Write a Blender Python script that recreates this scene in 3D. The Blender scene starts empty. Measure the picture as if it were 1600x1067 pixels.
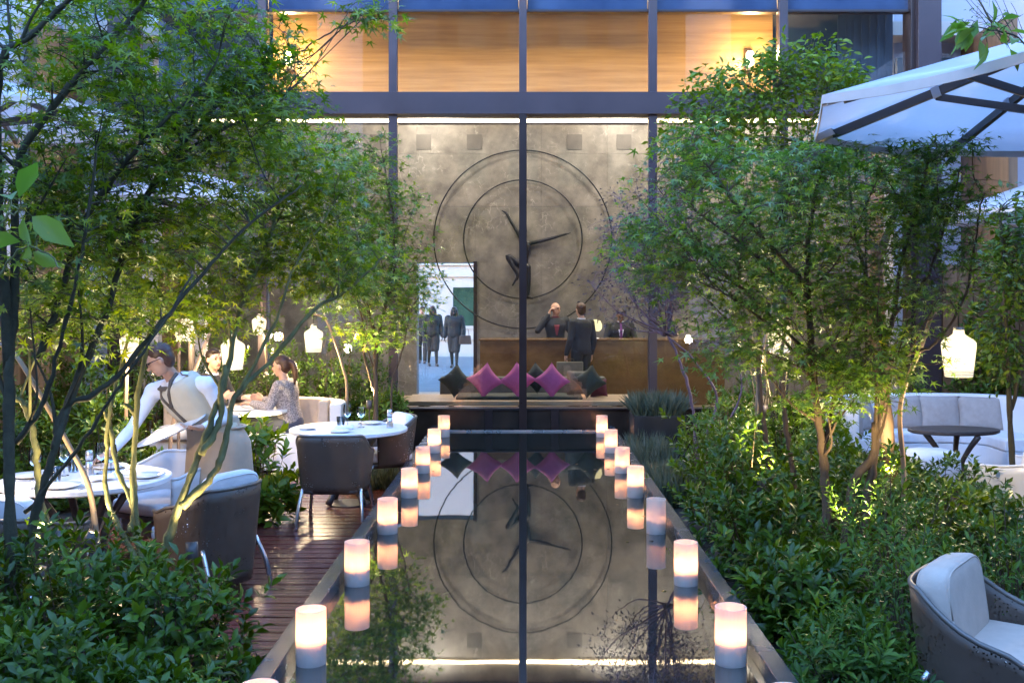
import bpy, bmesh, math, random
import numpy as np
from mathutils import Vector, Matrix
random.seed(7)
RNG = np.random.default_rng(11)
R = math.radians
scene = bpy.context.scene
C = scene.collection

# ------------------------------------------------------------------ camera, sky, sun, exposure
FPX, CX, HY, CAMZ = 1600.0, 817.0, 470.0, 1.78      # focal length in photo pixels, vanishing point, eye height
cam_d = bpy.data.cameras.new('camera'); cam = bpy.data.objects.new('camera', cam_d); C.objects.link(cam)
cam_d.sensor_width = 36.0; cam_d.lens = 36.0
cam_d.shift_x = (800.0 - CX) / 1600.0; cam_d.shift_y = -(533.5 - HY) / 1600.0
cam_d.clip_start = 0.05; cam_d.clip_end = 2000
cam.location = (0, 0, CAMZ); cam.rotation_euler = (R(90), 0, 0)
scene.camera = cam
SUN_EL, SUN_AZ = 5.0, 215.0
world = bpy.data.worlds.new('World'); scene.world = world; world.use_nodes = True
wn = world.node_tree.nodes; wl = world.node_tree.links
sky = wn.new('ShaderNodeTexSky'); sky.sky_type = 'NISHITA'; sky.sun_disc = False
sky.sun_elevation = R(SUN_EL); sky.sun_rotation = R(SUN_AZ); sky.ozone_density = 4.0; sky.air_density = 1.0; sky.dust_density = 0.2
bg = wn['Background']; bg.inputs['Strength'].default_value = 0.15
tint = wn.new('ShaderNodeMix'); tint.data_type = 'RGBA'; tint.blend_type = 'MULTIPLY'; tint.inputs['Factor'].default_value = 1.0
tint.inputs['B'].default_value = (1.40, .97, .90, 1)      # dusk: violet rather than cyan
wl.new(sky.outputs[0], tint.inputs['A']); wl.new(tint.outputs['Result'], bg.inputs['Color'])
sun_d = bpy.data.lights.new('sun', 'SUN'); sun_d.energy = 0.06; sun_d.angle = R(40); sun_d.color = (1, .86, .74)
sun = bpy.data.objects.new('sun', sun_d); C.objects.link(sun)
a = R(SUN_AZ); sd = Vector((math.sin(a) * math.cos(R(12)), math.cos(a) * math.cos(R(12)), math.sin(R(12))))
sun.rotation_euler = sd.to_track_quat('Z', 'Y').to_euler()
vs = scene.view_settings; vs.view_transform = 'Standard'; vs.look = 'None'; vs.gamma = 1.0; vs.exposure = 5.05; vs.use_curve_mapping = False
cy = scene.cycles; cy.use_denoising = True; cy.max_bounces = 8; cy.transparent_max_bounces = 12
cy.caustics_reflective = False; cy.caustics_refractive = False; cy.sample_clamp_indirect = 6.0; cy.blur_glossy = 0.5

def at(px, py, d):
    return Vector(((px - CX) * d / FPX, d, CAMZ - (py - HY) * d / FPX))
DECK = -0.20

# ------------------------------------------------------------------ materials (all procedural)
MATS = {}
def nodes(name):
    m = bpy.data.materials.new(name); m.use_nodes = True
    return m, m.node_tree.nodes, m.node_tree.links, m.node_tree.nodes['Principled BSDF']
def mat(name, col, rough=.5, metal=0., var=.12, scale=6., bump=0., spec=.5, detail=6, stretch=None, coat=0., dirt=0.):
    if name in MATS: return MATS[name]
    m, n, l, p = nodes(name)
    p.inputs['Roughness'].default_value = rough; p.inputs['Metallic'].default_value = metal
    p.inputs['Specular IOR Level'].default_value = spec; p.inputs['Coat Weight'].default_value = coat
    tc = n.new('ShaderNodeTexCoord'); src = tc.outputs['Object']
    if stretch:
        mp = n.new('ShaderNodeMapping'); mp.inputs['Scale'].default_value = stretch
        l.new(src, mp.inputs[0]); src = mp.outputs[0]
    nz = n.new('ShaderNodeTexNoise'); nz.inputs['Scale'].default_value = scale; nz.inputs['Detail'].default_value = detail
    l.new(src, nz.inputs['Vector'])
    rp = n.new('ShaderNodeValToRGB'); rp.color_ramp.elements[0].position = .3; rp.color_ramp.elements[1].position = .7
    c = np.array(col[:3]); lo = np.clip(c * (1 - var), 0, 1); hi = np.clip(c * (1 + var), 0, 1)
    rp.color_ramp.elements[0].color = (*lo, 1); rp.color_ramp.elements[1].color = (*hi, 1)
    l.new(nz.outputs['Fac'], rp.inputs[0]); l.new(rp.outputs[0], p.inputs['Base Color'])
    mr = n.new('ShaderNodeMapRange'); mr.inputs['To Min'].default_value = max(.02, rough - .1 * (1 if rough > .15 else .2)); mr.inputs['To Max'].default_value = min(1, rough + .1)
    l.new(nz.outputs['Fac'], mr.inputs[0]); l.new(mr.outputs[0], p.inputs['Roughness'])
    if bump:
        b = n.new('ShaderNodeBump'); b.inputs['Strength'].default_value = bump; b.inputs['Distance'].default_value = .01
        n2 = n.new('ShaderNodeTexNoise'); n2.inputs['Scale'].default_value = scale * 6; n2.inputs['Detail'].default_value = 4
        l.new(src, n2.inputs['Vector']); l.new(n2.outputs['Fac'], b.inputs['Height']); l.new(b.outputs[0], p.inputs['Normal'])
    MATS[name] = m; return m

def emit(name, col, s):
    if name in MATS: return MATS[name]
    m = bpy.data.materials.new(name); m.use_nodes = True; n = m.node_tree.nodes; l = m.node_tree.links
    n.remove(n['Principled BSDF']); e = n.new('ShaderNodeEmission'); e.inputs[0].default_value = (*col, 1); e.inputs[1].default_value = s
    tc = n.new('ShaderNodeTexCoord'); nz = n.new('ShaderNodeTexNoise'); nz.inputs['Scale'].default_value = 4
    mr = n.new('ShaderNodeMapRange'); mr.inputs['To Min'].default_value = s * .8; mr.inputs['To Max'].default_value = s * 1.2
    l.new(tc.outputs['Object'], nz.inputs[0]); l.new(nz.outputs['Fac'], mr.inputs[0]); l.new(mr.outputs[0], e.inputs[1])
    l.new(e.outputs[0], n['Material Output'].inputs[0]); MATS[name] = m; return m

def pane_mat(name, tint=(1, 1, 1), refl=1.0, ior=1.5):
    """thin sheet of glass: clear straight through, Fresnel reflection"""
    m = bpy.data.materials.new(name); m.use_nodes = True; n = m.node_tree.nodes; l = m.node_tree.links
    n.remove(n['Principled BSDF'])
    t = n.new('ShaderNodeBsdfTransparent'); t.inputs[0].default_value = (*tint, 1)
    g = n.new('ShaderNodeBsdfGlossy'); g.inputs['Roughness'].default_value = .0; g.inputs[0].default_value = (1, 1, 1, 1)
    f = n.new('ShaderNodeFresnel'); f.inputs[0].default_value = ior
    ml = n.new('ShaderNodeMath'); ml.operation = 'MULTIPLY'; ml.inputs[1].default_value = refl; ml.use_clamp = True
    l.new(f.outputs[0], ml.inputs[0])
    mx = n.new('ShaderNodeMixShader'); l.new(ml.outputs[0], mx.inputs[0]); l.new(t.outputs[0], mx.inputs[1]); l.new(g.outputs[0], mx.inputs[2])
    l.new(mx.outputs[0], n['Material Output'].inputs[0]); MATS[name] = m; return m

def leaf_mat(name, cols, rough=.42, trans=.35, spec=.34):
    """leaf: colour differs from leaf to leaf (the tint attribute), a share of the light passes through"""
    m, n, l, p = nodes(name)
    at_ = n.new('ShaderNodeAttribute'); at_.attribute_name = 'tint'
    rp = n.new('ShaderNodeValToRGB')
    while len(rp.color_ramp.elements) < len(cols): rp.color_ramp.elements.new(.5)
    for i, c in enumerate(cols):
        rp.color_ramp.elements[i].position = i / (len(cols) - 1); rp.color_ramp.elements[i].color = (*c, 1)
    l.new(at_.outputs['Fac'], rp.inputs[0]); l.new(rp.outputs[0], p.inputs['Base Color'])
    p.inputs['Roughness'].default_value = rough; p.inputs['Specular IOR Level'].default_value = spec
    tr = n.new('ShaderNodeBsdfTranslucent')
    hs = n.new('ShaderNodeHueSaturation'); hs.inputs['Hue'].default_value = .48; hs.inputs['Value'].default_value = 1.9; hs.inputs['Saturation'].default_value = 1.1
    l.new(rp.outputs[0], hs.inputs['Color']); l.new(hs.outputs[0], tr.inputs[0])
    mx = n.new('ShaderNodeMixShader'); mx.inputs[0].default_value = trans
    l.new(p.outputs[0], mx.inputs[1]); l.new(tr.outputs[0], mx.inputs[2])
    l.new(mx.outputs[0], n['Material Output'].inputs[0]); MATS[name] = m; return m

def stone_mat(name, base, vein, vs_=1.0):
    m, n, l, p = nodes(name)
    g = n.new('ShaderNodeNewGeometry')
    n1 = n.new('ShaderNodeTexNoise'); n1.inputs['Scale'].default_value = 2.6 * vs_; n1.inputs['Detail'].default_value = 9; n1.inputs['Roughness'].default_value = .62
    l.new(g.outputs['Position'], n1.inputs['Vector'])
    r1 = n.new('ShaderNodeValToRGB'); b = np.array(base)
    r1.color_ramp.elements[0].position = .34; r1.color_ramp.elements[1].position = .68
    r1.color_ramp.elements[0].color = (*(b * .6), 1); r1.color_ramp.elements[1].color = (*(b * 1.45), 1)
    l.new(n1.outputs['Fac'], r1.inputs[0])
    # crackled pale veins
    mixv = n.new('ShaderNodeVectorMath'); mixv.operation = 'MULTIPLY_ADD'; mixv.inputs[1].default_value = (.5, .5, .5)
    l.new(n1.outputs['Color'], mixv.inputs[0]); l.new(g.outputs['Position'], mixv.inputs[2])
    vo = n.new('ShaderNodeTexVoronoi'); vo.feature = 'DISTANCE_TO_EDGE'; vo.inputs['Scale'].default_value = 5.5 * vs_
    l.new(mixv.outputs[0], vo.inputs['Vector'])
    rv = n.new('ShaderNodeValToRGB'); rv.color_ramp.elements[0].position = .0; rv.color_ramp.elements[0].color = (1, 1, 1, 1)
    rv.color_ramp.elements[1].position = .05; rv.color_ramp.elements[1].color = (0, 0, 0, 1)
    l.new(vo.outputs['Distance'], rv.inputs[0])
    n2 = n.new('ShaderNodeTexNoise'); n2.inputs['Scale'].default_value = 2.1 * vs_; n2.inputs['Detail'].default_value = 5; n2.inputs['Roughness'].default_value = .7
    l.new(g.outputs['Position'], n2.inputs['Vector'])
    rm = n.new('ShaderNodeMapRange'); rm.inputs['From Min'].default_value = .52; rm.inputs['From Max'].default_value = .68
    l.new(n2.outputs['Fac'], rm.inputs[0])
    mu = n.new('ShaderNodeMath'); mu.operation = 'MULTIPLY'; l.new(rv.outputs[0], mu.inputs[0]); l.new(rm.outputs[0], mu.inputs[1])
    mx = n.new('ShaderNodeMix'); mx.data_type = 'RGBA'; l.new(mu.outputs[0], mx.inputs['Factor']); l.new(r1.outputs[0], mx.inputs['A']); mx.inputs['B'].default_value = (*vein, 1)
    l.new(mx.outputs['Result'], p.inputs['Base Color']); p.inputs['Roughness'].default_value = .38
    MATS[name] = m; return m

def holes_mat(name, col, rough, scale=55.):
    """sheet with a scatter of small drilled holes one can see through"""
    m, n, l, p = nodes(name)
    p.inputs['Base Color'].default_value = (*col, 1); p.inputs['Roughness'].default_value = rough
    tc = n.new('ShaderNodeTexCoord')
    nz = n.new('ShaderNodeTexNoise'); nz.inputs['Scale'].default_value = 9; l.new(tc.outputs['Object'], nz.inputs[0])
    cr = n.new('ShaderNodeValToRGB'); c = np.array(col); cr.color_ramp.elements[0].color = (*(c * .8), 1); cr.color_ramp.elements[1].color = (*(c * 1.25), 1)
    l.new(nz.outputs['Fac'], cr.inputs[0]); l.new(cr.outputs[0], p.inputs['Base Color'])
    vo = n.new('ShaderNodeTexVoronoi'); vo.inputs['Scale'].default_value = scale; vo.inputs['Randomness'].default_value = .55
    l.new(tc.outputs['Object'], vo.inputs['Vector'])
    lt = n.new('ShaderNodeMath'); lt.operation = 'LESS_THAN'; lt.inputs[1].default_value = .27; l.new(vo.outputs['Distance'], lt.inputs[0])
    n3 = n.new('ShaderNodeTexNoise'); n3.inputs['Scale'].default_value = 6; n3.inputs['Detail'].default_value = 1; l.new(tc.outputs['Object'], n3.inputs[0])
    gt = n.new('ShaderNodeMath'); gt.operation = 'GREATER_THAN'; gt.inputs[1].default_value = .5; l.new(n3.outputs['Fac'], gt.inputs[0])
    mu = n.new('ShaderNodeMath'); mu.operation = 'MULTIPLY'; l.new(lt.outputs[0], mu.inputs[0]); l.new(gt.outputs[0], mu.inputs[1])
    tr = n.new('ShaderNodeBsdfTransparent'); mx = n.new('ShaderNodeMixShader')
    l.new(mu.outputs[0], mx.inputs[0]); l.new(p.outputs[0], mx.inputs[1]); l.new(tr.outputs[0], mx.inputs[2])
    l.new(mx.outputs[0], n['Material Output'].inputs[0]); MATS[name] = m; return m

def frosted(name, col, t=.6):
    m, n, l, p = nodes(name)
    p.inputs['Base Color'].default_value = (*col, 1); p.inputs['Roughness'].default_value = .25
    tc = n.new('ShaderNodeTexCoord'); nz = n.new('ShaderNodeTexNoise'); nz.inputs['Scale'].default_value = 30; l.new(tc.outputs['Object'], nz.inputs[0])
    cr = n.new('ShaderNodeValToRGB'); c = np.array(col); cr.color_ramp.elements[0].color = (*(c * .9), 1); cr.color_ramp.elements[1].color = (*np.clip(c * 1.08, 0, 1), 1)
    l.new(nz.outputs['Fac'], cr.inputs[0]); l.new(cr.outputs[0], p.inputs['Base Color'])
    tr = n.new('ShaderNodeBsdfTranslucent'); tr.inputs[0].default_value = (*col, 1)
    mx = n.new('ShaderNodeMixShader'); mx.inputs[0].default_value = t
    l.new(p.outputs[0], mx.inputs[1]); l.new(tr.outputs[0], mx.inputs[2]); l.new(mx.outputs[0], n['Material Output'].inputs[0])
    MATS[name] = m; return m

def brush_mat(name, base, hi, scale, stretch, rough=.4, metal=0.):
    """streaky wood / brushed panel, streaks along one axis"""
    m, n, l, p = nodes(name)
    g = n.new('ShaderNodeNewGeometry'); mp = n.new('ShaderNodeMapping'); mp.inputs['Scale'].default_value = stretch; l.new(g.outputs['Position'], mp.inputs[0])
    nz = n.new('ShaderNodeTexNoise'); nz.inputs['Scale'].default_value = scale; nz.inputs['Detail'].default_value = 8; nz.inputs['Roughness'].default_value = .65; l.new(mp.outputs[0], nz.inputs[0])
    cr = n.new('ShaderNodeValToRGB'); cr.color_ramp.elements[0].position = .28; cr.color_ramp.elements[1].position = .72
    cr.color_ramp.elements[0].color = (*base, 1); cr.color_ramp.elements[1].color = (*hi, 1)
    l.new(nz.outputs['Fac'], cr.inputs[0]); l.new(cr.outputs[0], p.inputs['Base Color'])
    p.inputs['Roughness'].default_value = rough; p.inputs['Metallic'].default_value = metal
    MATS[name] = m; return m

# ------------------------------------------------------------------ objects and shapes
def link(o, parent=None):
    C.objects.link(o)
    if parent is not None: o.parent = parent
    return o
def tag(o, label=None, cat=None, group=None, kind=None):
    if label: o['label'] = label
    if cat: o['category'] = cat
    if group: o['group'] = group
    if kind: o['kind'] = kind
    return o
def thing(name, label, cat, loc=(0, 0, 0), rz=0., group=None):
    o = bpy.data.objects.new(name, None); o.empty_display_size = .1; link(o)
    o.location = loc; o.rotation_euler = (0, 0, rz)
    return tag(o, label, cat, group)
def copy_tree(o, parent=None):
    c = o.copy(); C.objects.link(c); c.parent = parent
    for ch in list(o.children): copy_tree(ch, c)
    return c

def smooth_path(pts, n=6):
    """Catmull-Rom through points (any dimension)"""
    P = np.array([list(p) for p in pts], float)
    if len(P) < 3: 
        t = np.linspace(0, 1, n + 1)[:, None]; return P[0] * (1 - t) + P[1] * t
    Q = np.vstack([2 * P[0] - P[1], P, 2 * P[-1] - P[-2]]); out = []
    for i in range(1, len(Q) - 2):
        for t in np.linspace(0, 1, n, endpoint=False):
            a, b, c, d = Q[i - 1], Q[i], Q[i + 1], Q[i + 2]
            out.append(.5 * ((2 * b) + (-a + c) * t + (2 * a - 5 * b + 4 * c - d) * t * t + (-a + 3 * b - 3 * c + d) * t ** 3))
    out.append(Q[-2]); return np.array(out)

class MB:
    """collects shapes; build() links them as one mesh object"""
    def __init__(s): s.v = []; s.f = []
    def add(s, v, f):
        o = len(s.v); s.v += [tuple(x) for x in v]; s.f += [tuple(i + o for i in q) for q in f]; return s
    def box(s, c, d, rot=None, taper=1.0):
        x, y, z = d[0] / 2, d[1] / 2, d[2] / 2; k = taper
        v = [Vector(q) for q in ((-x, -y, -z), (x, -y, -z), (x, y, -z), (-x, y, -z), (-x * k, -y * k, z), (x * k, -y * k, z), (x * k, y * k, z), (-x * k, y * k, z))]
        if rot is not None: v = [rot @ q for q in v]
        c = Vector(c)
        return s.add([q + c for q in v], [(0, 3, 2, 1), (4, 5, 6, 7), (0, 1, 5, 4), (1, 2, 6, 5), (2, 3, 7, 6), (3, 0, 4, 7)])
    def span(s, x0, x1, y0, y1, z0, z1): return s.box(((x0 + x1) / 2, (y0 + y1) / 2, (z0 + z1) / 2), (x1 - x0, y1 - y0, z1 - z0))
    def tube(s, pts, radii, n=8, caps=True):
        P = [Vector(p) for p in pts]
        if not hasattr(radii, '__len__'): radii = [radii] * len(P)
        v = []; f = []; prev = None
        for i, p in enumerate(P):
            t = (P[min(i + 1, len(P) - 1)] - P[max(i - 1, 0)])
            t = t.normalized() if t.length > 1e-9 else Vector((0, 0, 1))
            if prev is None:
                a = t.cross(Vector((0, 0, 1)) if abs(t.z) < .9 else Vector((1, 0, 0))).normalized()
            else:
                a = prev - t * prev.dot(t); a = a.normalized() if a.length > 1e-6 else t.orthogonal().normalized()
            prev = a; b = t.cross(a)
            for k in range(n):
                an = 2 * math.pi * k / n; v.append(p + (a * math.cos(an) + b * math.sin(an)) * radii[i])
        for i in range(len(P) - 1):
            for k in range(n):
                k2 = (k + 1) % n; f.append((i * n + k, i * n + k2, (i + 1) * n + k2, (i + 1) * n + k))
        if caps: f.append(tuple(range(n - 1, -1, -1))); f.append(tuple(range((len(P) - 1) * n, len(P) * n)))
        return s.add(v, f)
    def lathe(s, prof, c=(0, 0, 0), n=24, close=True, sx=1., sy=1.):
        v = []; f = []; c = Vector(c); m = len(prof)
        for r, z in prof:
            for k in range(n):
                an = 2 * math.pi * k / n; v.append(c + Vector((r * math.cos(an) * sx, r * math.sin(an) * sy, z)))
        for i in range(m - 1):
            for k in range(n):
                k2 = (k + 1) % n; f.append((i * n + k, i * n + k2, (i + 1) * n + k2, (i + 1) * n + k))
        if close: f.append(tuple(range(n - 1, -1, -1))); f.append(tuple(range((m - 1) * n, m * n)))
        return s.add(v, f)
    def sq(s, c, r, e1=.5, e2=.5, rot=None, nu=20, nv=12):
        """superellipsoid: e small = boxy with rounded edges"""
        def pw(x, e): return math.copysign(abs(x) ** e, x)
        v = []; f = []; c = Vector(c)
        for j in range(nv + 1):
            la = -math.pi / 2 + math.pi * j / nv
            for i in range(nu):
                lo = 2 * math.pi * i / nu
                q = Vector((r[0] * pw(math.cos(la), e1) * pw(math.cos(lo), e2), r[1] * pw(math.cos(la), e1) * pw(math.sin(lo), e2), r[2] * pw(math.sin(la), e1)))
                v.append((rot @ q if rot is not None else q) + c)
        for j in range(nv):
            for i in range(nu):
                i2 = (i + 1) % nu; f.append((j * nu + i, j * nu + i2, (j + 1) * nu + i2, (j + 1) * nu + i))
        return s.add(v, f)
    def pillow(s, w, h, t, M=None, n=12, pinch=.10):
        """scatter cushion in its local XZ plane, pinched sides, pointed corners"""
        v = []; f = []
        for side in (1, -1):
            for j in range(n + 1):
                for i in range(n + 1):
                    x = -1 + 2 * i / n; z = -1 + 2 * j / n
                    th = ((1 - x * x) * (1 - z * z)) ** .42
                    q = Vector((x * w / 2 * (1 - pinch * (1 - z * z)), -side * t / 2 * th + .004 * math.sin(7 * x + 5 * z) * th, z * h / 2 * (1 - pinch * (1 - x * x))))
                    v.append(M @ q if M is not None else q)
        o2 = (n + 1) ** 2
        for j in range(n):
            for i in range(n):
                a = j * (n + 1) + i; f.append((a, a + 1, a + n + 2, a + n + 1)); f.append((o2 + a, o2 + a + n + 1, o2 + a + n + 2, o2 + a + 1))
        return s.add(v, f)
    def sweep(s, path, sec, closed=False):
        """sweep a section (lateral, up) along a horizontal path; lateral points to the left of travel"""
        P = [Vector(p) for p in path]; m = len(sec); v = []; f = []; N = len(P)
        for i, p in enumerate(P):
            if closed: t = P[(i + 1) % N] - P[i - 1]
            else: t = P[min(i + 1, N - 1)] - P[max(i - 1, 0)]
            t.z = 0; t.normalize(); lat = Vector((-t.y, t.x, 0))
            for a, b in sec: v.append(p + lat * a + Vector((0, 0, b)))
        for i in range(N if closed else N - 1):
            i2 = (i + 1) % N
            for k in range(m):
                k2 = (k + 1) % m; f.append((i * m + k, i * m + k2, i2 * m + k2, i2 * m + k))
        if not closed: f.append(tuple(range(m - 1, -1, -1))); f.append(tuple(range((N - 1) * m, N * m)))
        return s.add(v, f)
    def disc_ring(s, c, R_, r, n=96, k=8, ax='y'):
        v = []; f = []; c = Vector(c)
        for i in range(n):
            a = 2 * math.pi * i / n
            for j in range(k):
                b = 2 * math.pi * j / k; rr = R_ + r * math.cos(b)
                v.append(c + Vector((rr * math.cos(a), r * math.sin(b), rr * math.sin(a))))
        for i in range(n):
            for j in range(k): f.append((i * k + j, i * k + (j + 1) % k, ((i + 1) % n) * k + (j + 1) % k, ((i + 1) % n) * k + j))
        return s.add(v, f)
    def mesh(s, name, m=None, smooth=False):
        me = bpy.data.meshes.new(name); me.from_pydata([tuple(q) for q in s.v], [], s.f)
        bm = bmesh.new(); bm.from_mesh(me); bmesh.ops.recalc_face_normals(bm, faces=bm.faces); bm.to_mesh(me); bm.free()
        if smooth: me.polygons.foreach_set('use_smooth', [True] * len(me.polygons))
        if m: me.materials.append(m)
        me.update(); return me
    def build(s, name, m, parent=None, smooth=False, bevel=0., solid=0., auto=False):
        o = link(bpy.data.objects.new(name, s.mesh(name, m, smooth)), parent)
        if solid:
            md = o.modifiers.new('solid', 'SOLIDIFY'); md.thickness = solid; md.offset = 0
        if bevel:
            md = o.modifiers.new('bevel', 'BEVEL'); md.width = bevel; md.segments = 3; md.limit_method = 'ANGLE'; md.angle_limit = R(35)
            o.data.polygons.foreach_set('use_smooth', [True] * len(o.data.polygons))
            w = o.modifiers.new('wn', 'WEIGHTED_NORMAL'); w.keep_sharp = True
        return o

# ---- leaves
def tmpl_maple():
    ang = [-112, -58, 0, 58, 112]; ln = [.55, .86, 1.0, .86, .55]
    v = [(0, 0, 0)]; nt = [-150, -86, -30, 30, 86, 150]
    for k in range(5):
        v.append((math.sin(R(nt[k])) * .21, math.cos(R(nt[k])) * .21, .02)); v.append((math.sin(R(ang[k])) * ln[k], math.cos(R(ang[k])) * ln[k], -.16 * ln[k]))
    v.append((math.sin(R(150)) * .21, math.cos(R(150)) * .21, .02))
    f = []
    for k in range(5): f += [(0, 2 + 2 * k, 1 + 2 * k), (0, 3 + 2 * k, 2 + 2 * k)]
    return np.array(v), np.array(f)
def tmpl_ovate(w=.42, fold=.10, droop=.12):
    v = [(0, 0, 0), (-w * .38, .28, fold), (0, .3, .02), (w * .38, .28, fold), (-w * .5, .58, fold * .8), (0, .62, 0.0), (w * .5, .58, fold * .8), (0, 1, -droop)]
    f = [(0, 2, 1), (0, 3, 2), (1, 2, 5), (1, 5, 4), (2, 3, 6), (2, 6, 5), (4, 5, 7), (5, 6, 7)]
    return np.array(v), np.array(f)
def tmpl_small(w=.5):
    v = [(0, 0, 0), (-w * .5, .5, .08), (0, .5, 0), (w * .5, .5, .08), (0, 1, -.06)]
    f = [(0, 2, 1), (0, 3, 2), (1, 2, 4), (2, 3, 4)]
    return np.array(v), np.array(f)
T_MAPLE, T_OV, T_NARROW, T_SMALL = tmpl_maple(), tmpl_ovate(), tmpl_ovate(.30, .08, .2), tmpl_small()
T_BLADE = (np.array([(-.02, 0, 0), (.02, 0, 0), (.015, .55, .02), (-.015, .55, .02), (0, 1, -.06)]), np.array([(0, 1, 2), (0, 2, 3), (3, 2, 4)]))
def norm(a): return a / np.maximum(np.linalg.norm(a, axis=-1, keepdims=True), 1e-9)
def leaves(name, P, D, N, S, T, m, parent=None, tint=None):
    tv, tf = T; n = len(P); k = len(tv)
    D = norm(D); X = norm(np.cross(D, N)); Nn = np.cross(X, D)
    V = P[:, None, :] + S[:, None, None] * (tv[None, :, 0, None] * X[:, None, :] + tv[None, :, 1, None] * D[:, None, :] + tv[None, :, 2, None] * Nn[:, None, :])
    F = (tf[None] + (np.arange(n) * k)[:, None, None]).reshape(-1)
    me = bpy.data.meshes.new(name); me.vertices.add(n * k); me.vertices.foreach_set('co', V.reshape(-1).astype(np.float32))
    nf = n * len(tf); me.loops.add(nf * 3); me.loops.foreach_set('vertex_index', F.astype(np.int32))
    me.polygons.add(nf); me.polygons.foreach_set('loop_start', np.arange(0, nf * 3, 3, dtype=np.int32))
    me.update(calc_edges=True)
    at_ = me.attributes.new('tint', 'FLOAT', 'POINT'); t = RNG.random(n) if tint is None else np.clip(tint, 0, 1)
    at_.data.foreach_set('value', np.repeat(t, k).astype(np.float32))
    me.materials.append(m)
    return link(bpy.data.objects.new(name, me), parent)
def rdir(n, up=0.):
    d = RNG.normal(size=(n, 3)); d[:, 2] += up; return norm(d)
# ------------------------------------------------------------------ palette
mat('deck_wood', (.115, .032, .026), .24, var=.45, scale=3, stretch=(.5, 6, 6), bump=.15)
mat('soil', (.02, .015, .011), .95, var=.5, scale=9, bump=.6)
mat('bronze', (.050, .036, .042), .38, metal=.35, var=.12, scale=2)
mat('bronze_dark', (.026, .016, .016), .32, metal=.3, var=.12, scale=2)
mat('rim_steel', (.075, .08, .09), .25, metal=.45, var=.3, scale=7)
mat('plinth', (.028, .019, .014), .2, var=.3, scale=4)
mat('black_box', (.012, .013, .016), .45, var=.25, scale=5)
mat('white_lacquer', (.74, .74, .75), .35, var=.03, scale=3)
mat('white_fabric', (.72, .72, .74), .85, var=.05, scale=14, bump=.12)
mat('beige_fabric', (.52, .42, .34), .85, var=.07, scale=14, bump=.12)
mat('taupe_fabric', (.36, .31, .28), .9, var=.08, scale=20, bump=.2)
frosted('canvas', (.80, .80, .84), .58)
mat('canvas_hem', (.62, .52, .46), .85, var=.06, scale=8)
mat('dark_frame', (.070, .058, .054), .4, var=.2, scale=8)
mat('alu', (.62, .62, .64), .28, metal=.9, var=.08, scale=6)
mat('pole_wood', (.34, .23, .15), .6, var=.25, scale=8, stretch=(3, 3, .6))
mat('porcelain', (.80, .80, .80), .18, var=.02, scale=3)
mat('napkin', (.78, .78, .80), .9, var=.04, scale=20, bump=.1)
mat('plaster', (.46, .45, .50), .9, var=.08, scale=1.5, bump=.1)
mat('plaster_dark', (.05, .05, .065), .8, var=.2, scale=.6)
mat('timber_wall', (.16, .095, .05), .55, var=.35, scale=2.2, stretch=(5, 5, .5))
mat('bench_wood', (.46, .33, .20), .38, var=.22, scale=3, stretch=(.7, 5, 5))
mat('lobby_ceiling', (.55, .50, .44), .8, var=.05)
mat('pavement_grey', (.15, .16, .16), .8, var=.15, scale=2)
mat('street_white', (.27, .30, .30), .8, var=.05, scale=.8)
mat('window_green', (.02, .05, .035), .12, var=.3, scale=3)
mat('pink', (.46, .09, .27), .75, var=.12, scale=10, bump=.1)
mat('dark_green', (.022, .030, .026), .75, var=.25, scale=10, bump=.1)
mat('plum', (.13, .02, .06), .75, var=.2, scale=10, bump=.1)
mat('olive', (.13, .12, .09), .8, var=.2, scale=10, bump=.1)
mat('steel_black', (.010, .009, .010), .42, metal=.4, var=.3, scale=12)
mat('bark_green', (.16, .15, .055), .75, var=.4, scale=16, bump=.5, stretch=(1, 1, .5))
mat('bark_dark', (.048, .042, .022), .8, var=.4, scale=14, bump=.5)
mat('bark_brown', (.10, .062, .036), .85, var=.4, scale=14, bump=.6, stretch=(1, 1, .4))
mat('bark_purple', (.12, .075, .105), .7, var=.3, scale=14, bump=.3)
brush_mat('veneer', (.27, .145, .045), (.47, .29, .11), 2.0, (.35, 1, 7), .45)
brush_mat('desk_panel', (.085, .042, .012), (.19, .11, .04), 2.2, (1, 1, 1.6), .22)
brush_mat('floor_wood', (.30, .21, .12), (.48, .36, .22), 2.0, (.4, 3, 1), .3)
stone_mat('stone', (.150, .136, .120), (.34, .32, .29))
holes_mat('perforated', (.098, .068, .050), .45); mat('shell_edge', (.16, .135, .115), .38, metal=.3, var=.15); mat('grille_dark', (.085, .075, .065), .5, var=.2)
frosted('candle_glass', (.86, .78, .72), .62)
mat('wax', (.78, .72, .66), .6, var=.04)
emit('flame', (1.0, .46, .20), 5.6)
emit('lantern_glow', (1.0, .80, .50), .062)
emit('cove', (1.0, .74, .42), .55)
emit('cove_soft', (1.0, .62, .28), .10)
emit('bulb', (1.0, .72, .36), 4.0)
emit('spot_lens', (1.0, .80, .45), 1.5)
emit('shade_glow', (1.0, .84, .45), .05)
pane_mat('glass', (.95, .96, .96), .85)
pane_mat('drinking_glass', (.96, .97, .98), 1.5)
leaf_mat('maple_leaf', [(0.0378, 0.0746, 0.0062), (0.0718, 0.138, 0.0112), (0.1466, 0.2255, 0.0179), (0.3009, 0.3471, 0.0248)], .34, .42, .5)
leaf_mat('maple_blue', [(0.0347, 0.0777, 0.0136), (0.0687, 0.1404, 0.0223), (0.1326, 0.227, 0.0287), (0.2771, 0.3337, 0.0362)], .33, .42, .55)
leaf_mat('shrub_leaf', [(0.017, 0.04, 0.0041), (0.0362, 0.0779, 0.0072), (0.0743, 0.1388, 0.0114), (0.1527, 0.2225, 0.0183)], .34, .25, .36)
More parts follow.
